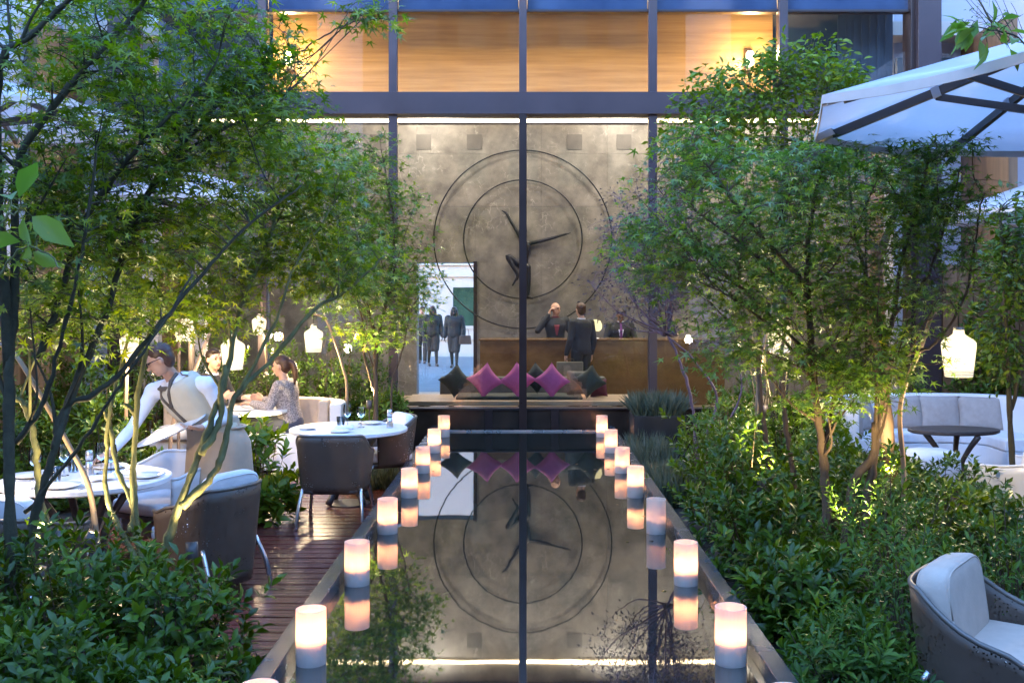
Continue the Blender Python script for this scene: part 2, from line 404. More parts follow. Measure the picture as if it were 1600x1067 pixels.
leaf_mat('laurel_leaf', [(0.0314, 0.0685, 0.0065), (0.0693, 0.136, 0.011), (0.1656, 0.2475, 0.0218)], .36, .3, .34)
leaf_mat('azalea_leaf', [(0.0232, 0.0601, 0.009), (0.0596, 0.1265, 0.0165), (0.1439, 0.2407, 0.0271)], .42, .28, .28)
leaf_mat('pale_leaf', [(.05, .13, .02), (.11, .20, .03), (.17, .24, .04)], .42, .4)
leaf_mat('purple_leaf', [(.03, .03, .05), (.06, .05, .07), (.05, .07, .06)], .5, .25)
leaf_mat('grey_grass', [(.05, .075, .05), (.09, .115, .08), (.13, .14, .10)], .6, .3)

def water_mat():
    m, n, l, p = nodes('pool_water')
    n.remove(p)
    d = n.new('ShaderNodeBsdfDiffuse'); d.inputs[0].default_value = (.012, .014, .012, 1)
    g = n.new('ShaderNodeBsdfGlossy'); g.inputs['Roughness'].default_value = .02; g.inputs[0].default_value = (.95, .95, .95, 1)
    f = n.new('ShaderNodeFresnel'); f.inputs[0].default_value = 6.5
    ge = n.new('ShaderNodeNewGeometry'); nz = n.new('ShaderNodeTexNoise'); nz.inputs['Scale'].default_value = 2.2; nz.inputs['Detail'].default_value = 2
    l.new(ge.outputs['Position'], nz.inputs[0]); b = n.new('ShaderNodeBump'); b.inputs['Strength'].default_value = .018; b.inputs['Distance'].default_value = .02
    l.new(nz.outputs['Fac'], b.inputs['Height']); l.new(b.outputs[0], g.inputs['Normal'])
    mx = n.new('ShaderNodeMixShader'); l.new(f.outputs[0], mx.inputs[0]); l.new(d.outputs[0], mx.inputs[1]); l.new(g.outputs[0], mx.inputs[2])
    l.new(mx.outputs[0], n['Material Output'].inputs[0]); MATS['pool_water'] = m
water_mat()
M = MATS
# ------------------------------------------------------------------ ground, deck, beds
def struct(name, b, m, parent=None, **k):
    o = b.build(name, m, parent, **k)
    if parent is None: o['kind'] = 'structure'
    return o
struct('ground', MB().span(-80, 80, -80, 120, -.62, -.34), M['soil'])
FY = 13.5                                          # glass plane of the facade
WZ = .08                                           # water level
deck = struct('deck', MB().span(-6.6, -1.185, 1.5, FY - .12, -.33, DECK - .03), M['soil'])
bd = MB().box((0, 0, 0), (5.4, .132, .028)).mesh('deck_board', M['deck_wood'])
y = 1.6
while y < FY - .2:
    o = link(bpy.data.objects.new('deck_board', bd), deck); o.location = (-3.886 + random.uniform(-.004, .004), y, DECK - .014 + random.uniform(-.0015, .0015)); y += .148
deck_r = struct('terrace', MB().span(3.9, 8, 1.5, FY - .12, -.33, DECK - .03), M['soil'])
bd2 = MB().box((0, 0, 0), (4.0, .132, .028)).mesh('deck_board', M['deck_wood'])
y = 6.2
while y < FY - .2:
    o = link(bpy.data.objects.new('deck_board', bd2), deck_r); o.location = (5.93, y, DECK - .014); y += .148
def soil_bed(name, x0, x1, y0, y1, z=-.10):
    nx, ny = 26, 40; b = MB(); v = []; f = []
    for j in range(ny + 1):
        for i in range(nx + 1):
            x = x0 + (x1 - x0) * i / nx; yy = y0 + (y1 - y0) * j / ny
            e = min(i, nx - i, j, ny - j); v.append((x, yy, (z if e else -.33) + random.uniform(-.02, .025) * (e > 0)))
    for j in range(ny):
        for i in range(nx): a = j * (nx + 1) + i; f.append((a, a + 1, a + nx + 2, a + nx + 1))
    b.add(v, f); return struct(name, b, M['soil'], smooth=True)
soil_bed('planting_bed', 1.20, 3.88, 1.5, 12.9)
soil_bed('planting_bed', -4.6, -1.28, 1.5, 5.35, -.12)
soil_bed('planting_bed', -6.4, -1.9, 12.2, 13.3, -.12)
soil_bed('planting_bed', -6.4, -3.6, 8.6, 10.6, -.12)

# ------------------------------------------------------------------ reflecting pool
pool = thing('reflecting_pool', 'long raised reflecting pool with steel rim running to the glass wall', 'pool', (0, 7.6, DECK))
Y0, Y1 = 1.5, 13.36
def rel(b, root):
    b.v = [tuple(Vector(q) - root.location) for q in b.v]; return b
for s in (-1, 1):
    xs = sorted((s * 1.09, s * 1.18))
    rel(MB().span(xs[0], xs[1], Y0, Y1, DECK - .1, .155), pool).build('rim', M['rim_steel'], pool, bevel=.006)
rel(MB().span(-1.09, 1.09, Y1 - .06, Y1, DECK - .1, .10), pool).build('end_rim', M['alu'], pool)
rel(MB().span(-1.088, 1.088, Y0, Y1 - .062, DECK - .1, WZ - .05), pool).build('basin_floor', M['plinth'], pool)
w = struct('water', MB().span(-1.0885, 1.0885, Y0 + .01, Y1 - .0625, WZ - .04, WZ), M['pool_water'])

# ------------------------------------------------------------------ glass facade
FX = [-5.25, -3.41, -1.70, 0.0, 1.70, 3.41, 5.25]
fac = thing('glass_facade', 'tall bronze framed glass wall of the lobby at the end of the pool', 'facade', (0, FY, DECK))
def fbox(name, x0, x1, y0, y1, z0, z1, m, bevel=.004): return rel(MB().span(x0, x1, y0, y1, z0, z1), fac).build(name, m, fac, bevel=bevel)
ZT0, ZT1, ZTOP, ZH = 4.21, 4.50, 5.57, 8.2
for x in FX[1:-1]:
    if x == 0:
        fbox('mullion', -.05, .05, FY - .16, FY + .06, WZ - .04, ZT0, M['bronze_dark']); fbox('mullion', -.05, .05, FY - .16, FY + .06, ZT1, ZH, M['bronze'])
    else:
        fbox('mullion', x - .055, x + .055, FY - .12, FY - .006, .37, ZT0, M['bronze']); fbox('mullion', x - .055, x + .055, FY - .12, FY - .006, ZT1, ZH, M['bronze'])
        fbox('inner_mullion', x - .035, x + .035, FY + .02, FY + .14, .37, ZT0, M['bronze_dark']); fbox('inner_mullion', x - .035, x + .035, FY + .02, FY + .14, ZT1, ZH, M['bronze_dark'])
for x, s in ((5.25, 1), (-5.25, -1)):
    fbox('corner_column', x - .13 + .02 * s, x + .19 * s if s > 0 else x + .13, FY - .2, FY + .3, DECK - .1, ZH, M['bronze'])
    fbox('corner_reveal', x - s * .11 - .06, x - s * .11 + .06 - .02, FY - .1, FY + .2, DECK - .1, ZH, M['bronze_dark'])
fbox('transom', -5.12, 5.12, FY - .17, FY + .10, ZT0 + .001, ZT1 - .001, M['bronze'])
fbox('head_rail', -5.12, 5.12, FY - .05, FY + .08, ZTOP, ZTOP + .035, M['bronze_dark'])
# low plinth under the panes with its two stub piers
fbox('plinth', -5.1, 5.1, FY - .02, FY + .16, DECK - .1, .345, M['plinth'])
fbox('plinth_ledge', -5.1, 5.1, FY - .05, FY + .2, .346, .368, M['bronze_dark'])
for x in (-.45, .42, 2.6, -2.6): fbox('stub_pier', x - .05, x + .05, FY - .04, FY - .021, .06, .342, M['bronze_dark'])
for i in range(6):
    a_, b_ = FX[i] + .06, FX[i + 1] - .06
    fbox('pane', a_, b_, FY + .004, FY + .012, .369, ZT0, M['glass'], 0); fbox('pane', a_, b_, FY + .004, FY + .012, ZT1, ZTOP, M['glass'], 0)
mat('spandrel_glass', (.018, .042, .10), .04, var=.2, scale=1.5, spec=1.0)  # blue base colour stands in for the dusk sky's reflection
for i in range(6): fbox('spandrel_pane', FX[i] + .06, FX[i + 1] - .06, FY + .004, FY + .02, ZTOP + .036, ZH, M['spandrel_glass'], 0)

# ------------------------------------------------------------------ lobby behind the glass
WY = 19.3
lob = struct('lobby_floor', MB().span(-6.5, 6.5, FY + .21, 20.2, -.3, -.03), M['plinth'])
fb = MB().box((0, 0, 0), (12.9, .17, .028)).mesh('floor_board', M['floor_wood']); y = FY + .32
while y < 20.1:
    o = link(bpy.data.objects.new('floor_board', fb), lob); o.location = (0, y, -.015); y += .18
sw = struct('wall_back', MB().span(-6.5, -2.0, WY + .03, WY + .4, 0, 5.6).span(-.9, 6.5, WY + .03, WY + .4, 0, 5.6).span(-2.0, -.9, WY + .03, WY + .4, 2.5, 5.6), M['bronze_dark'])
cols = [-6.45, -5.1, -3.7, -2.0, -.9, .35, 1.6, 2.85, 4.1, 5.3, 6.45]; rows = [0.0, 1.25, 2.5, 3.55, 4.55, 5.55]
for i in range(len(cols) - 1):
    for j in range(len(rows) - 1):
        if cols[i] == -2.0 and rows[j] < 2.5: continue
        g = .0013; dy = random.uniform(0, .0008)
        o = MB().span(cols[i] + g, cols[i + 1] - g, WY - dy, WY + .028, rows[j] + g, rows[j + 1] - g).build('stone_slab', M['stone'], sw)
for px in (662, 741, 898, 975, 590):                # small square grilles let into the stone near the top
    c = at(px, 222, WY - .01); gx = .14
    o = MB().span(c.x - gx, c.x + gx, WY - .012, WY - .005, c.z - gx, c.z + gx).build('grille', M['grille_dark'], sw)
struct('door_jamb', MB().span(-.93, -.86, WY - .05, WY + .45, 0, 2.52), M['bronze_dark'], sw)
struct('wall_left', MB().span(-6.62, -6.5, FY + .2, 20.2, -.3, 5.6), M['timber_wall'])
struct('wall_right', MB().span(6.5, 6.62, FY + .2, 20.2, -.3, 5.6), M['timber_wall'])
struct('ceiling', MB().span(-6.62, 6.62, 14.75, 20.2, 5.601, 5.8), M['lobby_ceiling'])
struct('gallery_slab', MB().span(-5.3, 5.3, FY + .15, 14.6, 4.40, 4.47), M['lobby_ceiling'])
bh = struct('bulkhead', MB().span(-3.55, 3.55, 14.56, 14.72, 4.471, 6.1), M['veneer'])
struct('upper_ceiling', MB().span(-5.3, 5.3, FY + .15, 14.72, 5.93, 6.03), M['lobby_ceiling'])
for s in (-1, 1):
    xs = sorted((s * 3.551, s * 5.2)); struct('upper_side_wall', MB().span(xs[0], xs[1], 14.62, 14.74, 4.471, 6.1), M['spandrel_glass'])
mat('blue_blind', (.035, .075, .13), .7, var=.2, scale=2, stretch=(9, 9, .4))
bl = thing('window_blind', 'dark blue pleated blind in the upper right window of the glass wall', 'blind', (4.75, 14.2, 4.475))
for k in range(14): MB().box((-.36 + k * .055, .012 * (k % 2), .72), (.056, .006, 1.40)).build('blind_slat', M['blue_blind'], bl)

# linear lights: the cove along the stone wall, strips at the head and foot of the veneer
def strip(x0, x1, y, z, h, m, label):
    t = thing('strip_light', label, 'light', ((x0 + x1) / 2, y, z))
    MB().box((0, 0, 0), (x1 - x0, .03, h)).build('diffuser', m, t); MB().box((0, .027, 0), (x1 - x0 + .04, .02, h + .03)).build('housing', M['bronze_dark'], t)
strip(-6.2, 6.2, WY - .06, at(0, 190, WY).z, .055, M['cove'], 'warm glowing line of light along the top of the stone wall')
strip(-3.5, 3.5, 14.46, 5.86, .035, M['cove_soft'], 'amber strip light at the head of the lit wood panelling upstairs')
strip(-3.5, 3.5, 14.48, 4.51, .02, M['cove'], 'thin amber strip light at the foot of the lit wood panelling upstairs')
for px, lab in ((452, 'bright wall lamp at the left end of the upstairs wood panelling'), (1172, 'bright wall lamp at the right end of the upstairs wood panelling')):
    c = at(px, 92, 14.4); t = thing('wall_lamp', lab, 'lamp', c)
    MB().lathe([(.03, -.10), (.05, -.07), (.05, .07), (.03, .10)], n=14).build('bulb_tube', M['bulb'], t, smooth=True)
    MB().box((0, .10, 0), (.10, .06, .30)).build('backplate', M['bronze_dark'], t, bevel=.005)
    pl_ = bpy.data.lights.new('wall_bulb', 'POINT'); pl_.energy = 2.2; pl_.color = (1, .70, .34); pl_.shadow_soft_size = .08
    lo_ = bpy.data.objects.new('lamp_light', pl_); link(lo_, t); lo_.location = (0, -.12, 0)
def area(parent, loc, sx, sy, e, col=(1, .76, .50), rot=(0, 0, 0)):
    d = bpy.data.lights.new('area', 'AREA'); d.shape = 'RECTANGLE'; d.size = sx; d.size_y = sy; d.energy = e; d.color = col
    o = bpy.data.objects.new('lamp_light', d); link(o, parent); o.location = loc; o.rotation_euler = rot; return o
up = thing('added_panel_washer', 'added unseen ceiling washer brightening the upstairs wood panelling', 'light', (0, 13.95, 5.925))  # unseen washer, added to brighten the veneer
MB().box((0, 0, -.012), (6.6, .10, .024)).build('housing', M['bronze_dark'], up)
for x in (-2.4, -.8, .8, 2.4): area(up, (x, 0, -.03), 1.5, .08, 3.2, (1, .74, .38), (R(-38), 0, 0))
for i, (x, y) in enumerate(((-3.6, 16.6), (0, 16.6), (3.6, 16.6), (-1.8, 18.4), (1.8, 18.4), (4.6, 18.4))):
    t = thing('ceiling_light', 'flush rectangular lobby ceiling light, ' + ('left of the front row', 'middle of the front row', 'right of the front row', 'left of the row by the stone wall', 'middle of the row by the stone wall', 'right of the row by the stone wall')[i], 'ceiling light', (x, y, 5.60), 0, 'lobby ceiling lights')
    MB().box((0, 0, -.012), (1.0, .42, .024)).build('frame', M['bronze_dark'], t); MB().box((0, 0, -.028), (.9, .32, .006)).build('diffuser', M['cove_soft'], t)
    area(t, (0, 0, -.04), .9, .32, 4.3, (1, .90, .75))

# ------------------------------------------------------------------ street seen through the doorway
struct('pavement', MB().span(-14, 14, 20.2, 33, -.34, -.02), M['pavement_grey'])
st = thing('street_building', 'white stone house front across the street, seen through the doorway', 'building', (-2.4, 36, -.3))
def sb(n_, x0, x1, y0, y1, z0, z1, m, par=None):
    p = par or st; b = MB().span(x0, x1, y0, y1, z0, z1); off = st.location if par is None else st.location
    b.v = [tuple(Vector(q) - off) for q in b.v]; o = b.build(n_, m, p); return o
sb('wall', -14, 12, 36, 36.6, -.3, 9, M['street_white'])
for x in (-6.4, -1.9, 1.4):
    wn_ = sb('window', x - .55, x + .55, 35.97, 36.02, .9, 2.25, M['window_green']); 
    for (x0, x1, z0, z1) in ((x - .63, x + .63, 2.25, 2.36), (x - .63, x + .63, .80, .90), (x - .63, x - .55, .9, 2.25), (x + .55, x + .63, .9, 2.25)): sb('frame', x0, x1, 35.93, 36.0, z0, z1, M['street_white'], wn_)
for z, h_ in ((2.62, .10), (3.02, .07), (.42, .12)): sb('moulding', -13, 11, 35.9, 36.0, z, z + h_, M['street_white'])

# ------------------------------------------------------------------ neighbouring walls round the courtyard
def wallthing(name, label, cat, parts, loc=(0, 0, 0)):
    t = thing(name, label, cat, loc)
    for n_, (x0, x1, y0, y1, z0, z1), m in parts:
        b = MB().span(x0, x1, y0, y1, z0, z1); b.v = [tuple(Vector(q) - Vector(loc)) for q in b.v]; b.build(n_, M[m], t)
    return t
wallthing('courtyard_wall', 'pale plaster courtyard wall with timber panels along the right side', 'wall',
  [('upper_wall', (8.0, 8.3, -6, 20, 2.2, 7.0), 'plaster'), ('lower_wall', (8.0, 8.3, -6, 20, -.33, 2.198), 'timber_wall')] + [('timber_panel', (7.95, 7.998, -5.9 + k * 1.1, -4.86 + k * 1.1, -.3, 2.15), 'timber_wall') for k in range(23)], (8.1, 7, -.33))
wallthing('courtyard_wall', 'pale plaster courtyard wall with timber panels along the left side', 'wall',
  [('upper_wall', (-7.0, -6.7, -6, 20, 2.2, 7.0), 'plaster'), ('lower_wall', (-7.0, -6.7, -6, 20, -.33, 2.198), 'timber_wall')] + [('timber_panel', (-6.698, -6.65, -5.9 + k * 1.1, -4.86 + k * 1.1, -.3, 2.15), 'timber_wall') for k in range(18)], (-6.9, 7, -.33))
wallthing('garden_wall', 'brown timber garden wall behind the curved white sofa', 'wall',
  [('wall_core', (5.46, 7.9, 13.36, 13.5, -.33, 2.25), 'timber_wall')] + [('plank', (5.47 + k * .2, 5.66 + k * .2, 13.33, 13.358, -.3, 2.24), 'timber_wall') for k in range(12)], (6.7, 13.4, -.33))
wallthing('neighbour_building', 'pale lilac plaster building rising behind the right parasol', 'building',
  [('wall', (5.5, 7.9, 15.2, 15.6, -.3, 9.5), 'plaster'), ('balcony_rail', (5.5, 7.9, 15.05, 15.12, 5.05, 5.35), 'black_box')], (6.7, 15.4, -.3))
wallthing('neighbour_building', 'pale lilac plaster building rising behind the left maple', 'building',
  [('wall', (-6.6, -5.5, 15.2, 15.6, -.3, 9.5), 'plaster'), ('window', (-6.3, -5.8, 15.15, 15.198, 3.2, 5.0), 'window_green')], (-6.1, 15.4, -.3))
wallthing('opposite_building', 'dark courtyard building opposite, mirrored in the glass wall', 'building',
  [('wall', (-16, 16, -14.4, -14, -.34, 14.5), 'plaster_dark')] + [('pier', (x - .9, x + .9, -13.99, -13.8, -.34, 14.5), 'plaster') for x in (-7.3, 7.4)] + [('window', (x - .6, x + .6, -13.99, -13.95, z, z + 1.5), 'window_green') for x in (-4, -2, 0, 2, 4) for z in (1, 4, 6.4, 9.2, 11.8)], (0, -14.2, -.34))
for x in (-4.75, -4.15):                            # slim pale posts seen between the leaves on the left
    t = thing('garden_post', 'slim pale square post in front of the left end of the glass wall' if x < -4.5 else 'slim pale square post right of its twin among the left foliage', 'post', (x, 13.1, DECK))
    MB().box((0, 0, 1.7), (.2, .14, 3.4)).build('shaft', M['plaster'], t, bevel=.006); MB().box((0, 0, .06), (.26, .2, .12)).build('foot', M['bronze_dark'], t)
# ------------------------------------------------------------------ candles along the pool
def make_candle():
    t = thing('candle_holder', '', 'candle'); h, r = .255, .073
    MB().lathe([(r, 0), (r, h), (r - .006, h), (r - .006, .012), (.001, .012)], n=28, close=False).build('glass', M['candle_glass'], t, smooth=False)
    MB().lathe([(r - .009, .013), (r - .009, .082), (r - .02, .092), (.02, .088), (.001, .086)], n=24, close=False).build('wax', M['wax'], t, smooth=True)
    w_ = MB().tube([(0, 0, .085), (.002, 0, .105)], .002, 6).build('wick', M['steel_black'], t)
    MB().lathe([(.001, .104), (.010, .118), (.013, .132), (.009, .152), (.001, .176)], n=10).build('flame', M['flame'], t, smooth=True)
    return t
cproto = make_candle(); first = True
rowsY = [(3.90, 0), (4.81, 1), (6.15, 2), (7.51, 3), (8.89, 4), (10.15, 5), (11.5, 6), (12.83, 7)]
ordw = ['nearest', 'second', 'third', 'fourth', 'fifth', 'sixth', 'seventh', 'farthest']
for s, side in ((-1, 'left'), (1, 'right')):
    for y, i in rowsY:
        o = cproto if first else copy_tree(cproto); first = False
        x = s * (.985 + random.uniform(-.012, .012)) if i else s * .99
        o.location = (x, y - (.06 if i == 0 else 0), WZ + .0005); o.rotation_euler.z = random.uniform(0, 6); k = random.uniform(.97, 1.03); o.scale = (k, k, random.uniform(.96, 1.04))
        fs = random.uniform(.75, 1.15); dzf = random.uniform(-.02, .02)
        for ch in o.children:
            if ch.name.startswith('flame'): ch.scale = (fs, fs, fs); ch.location = (0, 0, .086 * (1 - fs) + dzf)
            if ch.name.startswith(('wax', 'wick')): ch.location = (0, 0, dzf)
        if s > 0 and i == 3:
            for ch in o.children:
                if ch.name.startswith('flame'): ch.scale = (.35, .35, .35); ch.location = (0, 0, .068)
        lab = f'{ordw[i]} lit candle glass of the row on the {side} edge of the pool' if i else f'lit candle glass cut off by the bottom edge of the photo, {side} side'
        if s > 0 and i == 3: lab = 'dimmest candle glass of the row on the right edge of the pool'
        tag(o, lab, 'candle', f'candles along the {side} edge of the pool')

# ------------------------------------------------------------------ lobby: bench, cushions, desk, sculpture
by0, by1, bz = FY + .34, FY + 1.42, .42
be = thing('bench', 'long low wooden bench just behind the glass, covered with cushions', 'bench', (-.03, (by0 + by1) / 2, 0))
for k in range(6):
    dy = (by1 - by0) / 6; MB().box((0, -(by1 - by0) / 2 + dy * (k + .5), bz - .03), (3.15, dy - .008, .06)).build('seat_plank', M['bench_wood'], be, bevel=.004)
for x in (-1.35, 0, 1.35): MB().box((x, 0, (bz - .062) / 2), (.08, .9, bz - .062)).build('leg', M['bronze_dark'], be, bevel=.004)
MB().box((-.02, .02, bz + .02), (1.75, .62, .04)).build('seat_pad', M['dark_green'], be, bevel=.015)
def cushion(px, d, size, diamond, m, label, lean=14, dz=0., yaw=0.):
    d += .12; size *= 1.0; x = (px - CX) * d / FPX; hgt = size * (.5 ** .5 if diamond else .5)
    t = MB().pillow(size, size, .15, Matrix.Rotation(R(45 if diamond else 0), 4, 'Y'), pinch=.15 if diamond else .08).build('cushion', M[m], smooth=True)
    t.location = (x, d, bz + .01 + hgt * .90 + dz); t.rotation_euler = (R(-lean - random.uniform(0, 8)), R(random.uniform(-7, 7)), R(yaw + random.uniform(-8, 8))); return tag(t, label, 'cushion', 'cushions on the lobby bench')
cushion(712, 14.25, .36, True, 'dark_green', 'dark green cushion at the left end of the bench, standing on a corner')
cushion(758, 14.12, .38, True, 'pink', 'leftmost of three bright pink cushions standing on a corner')
cushion(809, 14.12, .385, True, 'pink', 'middle pink cushion half hidden by the central dark mullion')
cushion(862, 14.10, .38, True, 'pink', 'rightmost of three bright pink cushions standing on a corner')
cushion(838, 14.38, .33, True, 'dark_green', 'dark cushion peeping out between the middle and right pink cushions', dz=.05)
cushion(905, 14.42, .36, False, 'olive', 'square olive cushion with its top edge straight, right part of bench', dz=.03)
cushion(921, 14.16, .36, True, 'dark_green', 'dark green cushion in front of the square olive cushion', yaw=-18)
cushion(935, 14.4, .25, False, 'plum', 'small plum cushion at the right end of the row of cushions', lean=8)
lt = thing('lounge_sofa', 'low olive lounge sofa backing onto the cushioned bench', 'sofa', (.0, 15.75, 0))
MB().box((0, 0, .36), (2.5, .55, .18)).build('seat', M['olive'], lt, bevel=.03); MB().box((0, -.30, .42), (2.5, .14, .44)).build('backrest', M['olive'], lt, bevel=.04)
for x in (-1.1, 1.1):
    for y in (-.2, .2): MB().box((x, y, .135), (.05, .05, .27)).build('leg', M['bronze_dark'], lt)
dk = thing('reception_desk', 'brown bronze reception desk in two glossy blocks before the stone wall', 'desk', (0, 17.75, 0))
MB().span(-.74, .97, -.15, .45, 0, 1.09).build('left_block', M['desk_panel'], dk, bevel=.008); MB().span(-.76, .99, -.17, .47, 1.091, 1.12).build('counter_top', M['desk_panel'], dk, bevel=.004)
MB().span(1.13, 3.45, -.25, .40, 0, 1.10).build('right_block', M['desk_panel'], dk, bevel=.008); MB().span(1.11, 3.47, -.27, .42, 1.101, 1.125).build('counter_top', M['desk_panel'], dk, bevel=.004)
ll = thing('desk_lamp', 'small lamp with a glowing cream shade on the desk', 'lamp', (at(930, 517, 17.7).x, 17.7, 1.127))
MB().lathe([(.07, 0), (.07, .012), (.012, .02), (.012, .16)], n=16).build('base', M['alu'], ll, smooth=True)
MB().lathe([(.075, .13), (.115, .17), (.12, .24), (.09, .31), (.03, .33)], n=20, close=False).build('lamp_shade', M['shade_glow'], ll, smooth=True)
c0 = at(817, 374, WY - .07)
sc_ = thing('ring_sculpture', 'black steel sculpture of two hoops with a dancer, hung on the stone wall', 'sculpture', c0)
MB().disc_ring((0, 0, 0), 139 * (WY - .07) / FPX, .013, 120).build('outer_hoop', M['steel_black'], sc_, smooth=True)
MB().disc_ring((0, -.005, 0), 92.5 * (WY - .07) / FPX, .013, 100).build('inner_hoop', M['steel_black'], sc_, smooth=True)
k_ = (WY - .07) / FPX
def sp(px, py, y=0.): return Vector(((px - 817) * k_, y, -(py - 374) * k_))
for a in (30, 150, 210, 330):
    q = Vector((math.cos(R(a)) * 139 * k_, .02, math.sin(R(a)) * 139 * k_)); MB().tube([q, q + Vector((0, .05, 0))], .008, 6).build('wall_pin', M['steel_black'], sc_)

class Blob:
    """organic body: overlapping limbs fused by a voxel remesh into one continuous skin"""
    def __init__(s): s.b = MB()
    def ell(s, c, r, rot=None): s.b.sq(c, r, 1, 1, rot, 16, 10); return s
    def limb(s, pts, rad, n=10):
        P = smooth_path([list(p) + [r] for p, r in zip(pts, rad)], 5) if len(pts) > 2 else np.array([list(p) + [r] for p, r in zip(pts, rad)])
        s.b.tube([Vector(p[:3]) for p in P], [max(.002, p[3]) for p in P], n)
        for p, r in ((pts[0], rad[0]), (pts[-1], rad[-1])): s.ell(p, (r, r, r))
        return s
    def torso(s, pel, neck, side, secs, bend=None):
        """elliptical rings from pelvis to neck: (t, half width, half depth, forward offset)"""
        pel, neck, side = Vector(pel), Vector(neck), Vector(side).normalized(); ax = (neck - pel); u = ax.normalized()
        side = (side - u * side.dot(u)).normalized(); fw = u.cross(side); bend = Vector(bend) if bend else Vector((0, 0, 0)); v = []; n = 18
        sm = smooth_path(secs, 4)
        for t, rx, ry, fo in sm:
            c = pel + ax * t + bend * (4 * t * (1 - t)) + fw * fo
            for k in range(n):
                a = 2 * math.pi * k / n; v.append(c + side * (math.copysign(abs(math.cos(a)) ** .85, math.cos(a)) * rx) + fw * (math.copysign(abs(math.sin(a)) ** .85, math.sin(a)) * ry))
        f = []; m = len(sm)
        for i in range(m - 1):
            for k in range(n): k2 = (k + 1) % n; f.append((i * n + k, i * n + k2, (i + 1) * n + k2, (i + 1) * n + k))
        f += [tuple(range(n - 1, -1, -1)), tuple(range((m - 1) * n, m * n))]; s.b.add(v, f); return s
    def build(s, name, m, parent=None, vox=.012, it=4):
        o = s.b.build(name, m, parent, smooth=True)
        r = o.modifiers.new('fuse', 'REMESH'); r.mode = 'VOXEL'; r.voxel_size = vox; r.use_smooth_shade = True
        q = o.modifiers.new('soft', 'SMOOTH'); q.factor = .5; q.iterations = it
        return o
# the bronze dancer inside the hoops: one arm up left, one stretched right, left leg bent, standing on the inner hoop
dn = Blob()
dn.torso(sp(819, 418), sp(822, 376), (1, 0, 0), [(0, .09, .07, 0), (.35, .065, .055, 0), (.75, .10, .07, 0), (1, .05, .045, 0)])
dn.ell(sp(818, 361), (.07, .08, .095)); dn.limb([sp(820, 374), sp(819, 367)], [.04, .04])
dn.limb([sp(818, 378), sp(802, 352), sp(791, 333)], [.046, .036, .028]).limb([sp(791, 333), sp(784, 329)], [.026, .014])
dn.limb([sp(824, 381), sp(852, 375), sp(884, 366)], [.046, .036, .026]).limb([sp(884, 366), sp(892, 364)], [.024, .012])
dn.limb([sp(823, 418), sp(825, 442), sp(824, 464)], [.08, .055, .038]).limb([sp(824, 464, 0), sp(832, 466, -.04)], [.035, .025])
dn.limb([sp(816, 417), sp(793, 401, -.12), sp(808, 428, -.1), sp(808, 436, -.1)], [.068, .050, .038, .028]).limb([sp(809, 432, -.1), sp(801, 446, -.1)], [.03, .018])
dn.build('dancer', M['steel_black'], sc_, .016, 2)

# ------------------------------------------------------------------ people
mat('skin', (.50, .29, .20), .5, var=.08, scale=9); mat('skin_dark', (.30, .17, .11), .5, var=.08, scale=9)
mat('hair_dark', (.018, .011, .008), .5, var=.3, scale=40); mat('hair_brown', (.06, .025, .014), .5, var=.3, scale=40)
mat('suit', (.016, .017, .021), .75, var=.25, scale=25); mat('shirt_white', (.76, .77, .82), .8, var=.04, scale=12, bump=.15)
mat('shirt_red', (.16, .02, .03), .7, var=.15); mat('tie_purple', (.14, .02, .16), .55, var=.15); mat('vest_cream', (.60, .52, .38), .8, var=.06, scale=12, bump=.15)
mat('apron_tan', (.48, .37, .27), .85, var=.07, scale=10, bump=.2); mat('trim_brown', (.10, .075, .055), .7, var=.15)
mat('tweed', (.25, .22, .22), .9, var=.75, scale=70); mat('skirt', (.05, .055, .085), .75, var=.15); mat('leather', (.05, .035, .025), .45, var=.3)
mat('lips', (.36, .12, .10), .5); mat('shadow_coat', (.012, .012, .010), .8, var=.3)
ST = [(0, .165, .115, 0), (.18, .16, .112, 0), (.42, .145, .10, .004), (.72, .185, .118, .01), (.90, .165, .098, .0), (1.0, .075, .065, 0)]
def infl(secs, d): return [(t, rx + d, ry + d, fo) for t, rx, ry, fo in secs]
def head(B, c, f, up, s=1.0, female=False):
    f = Vector(f).normalized(); up = Vector(up); sd_ = f.cross(up).normalized(); up = sd_.cross(f).normalized(); c = Vector(c)
    Rm = Matrix((sd_, f, up)).transposed()
    w = lambda x, y, z: c + Rm @ Vector((x * s, y * s, z * s))
    B.ell(w(0, -.01, .025), (.076 * s, .096 * s, .092 * s), Rm); B.ell(w(0, .018, -.03), (.060 * s, .070 * s, .080 * s), Rm)
    B.ell(w(0, .052, -.088), (.032 * s, .028 * s, .022 * s), Rm)
    B.limb([w(0, .084, .014), w(0, .108, -.026)], [.010 * s, .015 * s]); B.ell(w(0, .080, .030), (.052 * s, .014 * s, .010 * s), Rm)
    B.ell(w(0, .086, -.058), (.024 * s, .010 * s, .008 * s), Rm)
    for q in (-1, 1): B.ell(w(q * .078, -.01, -.002), (.010 * s, .020 * s, .031 * s), Rm)
    return w, Rm
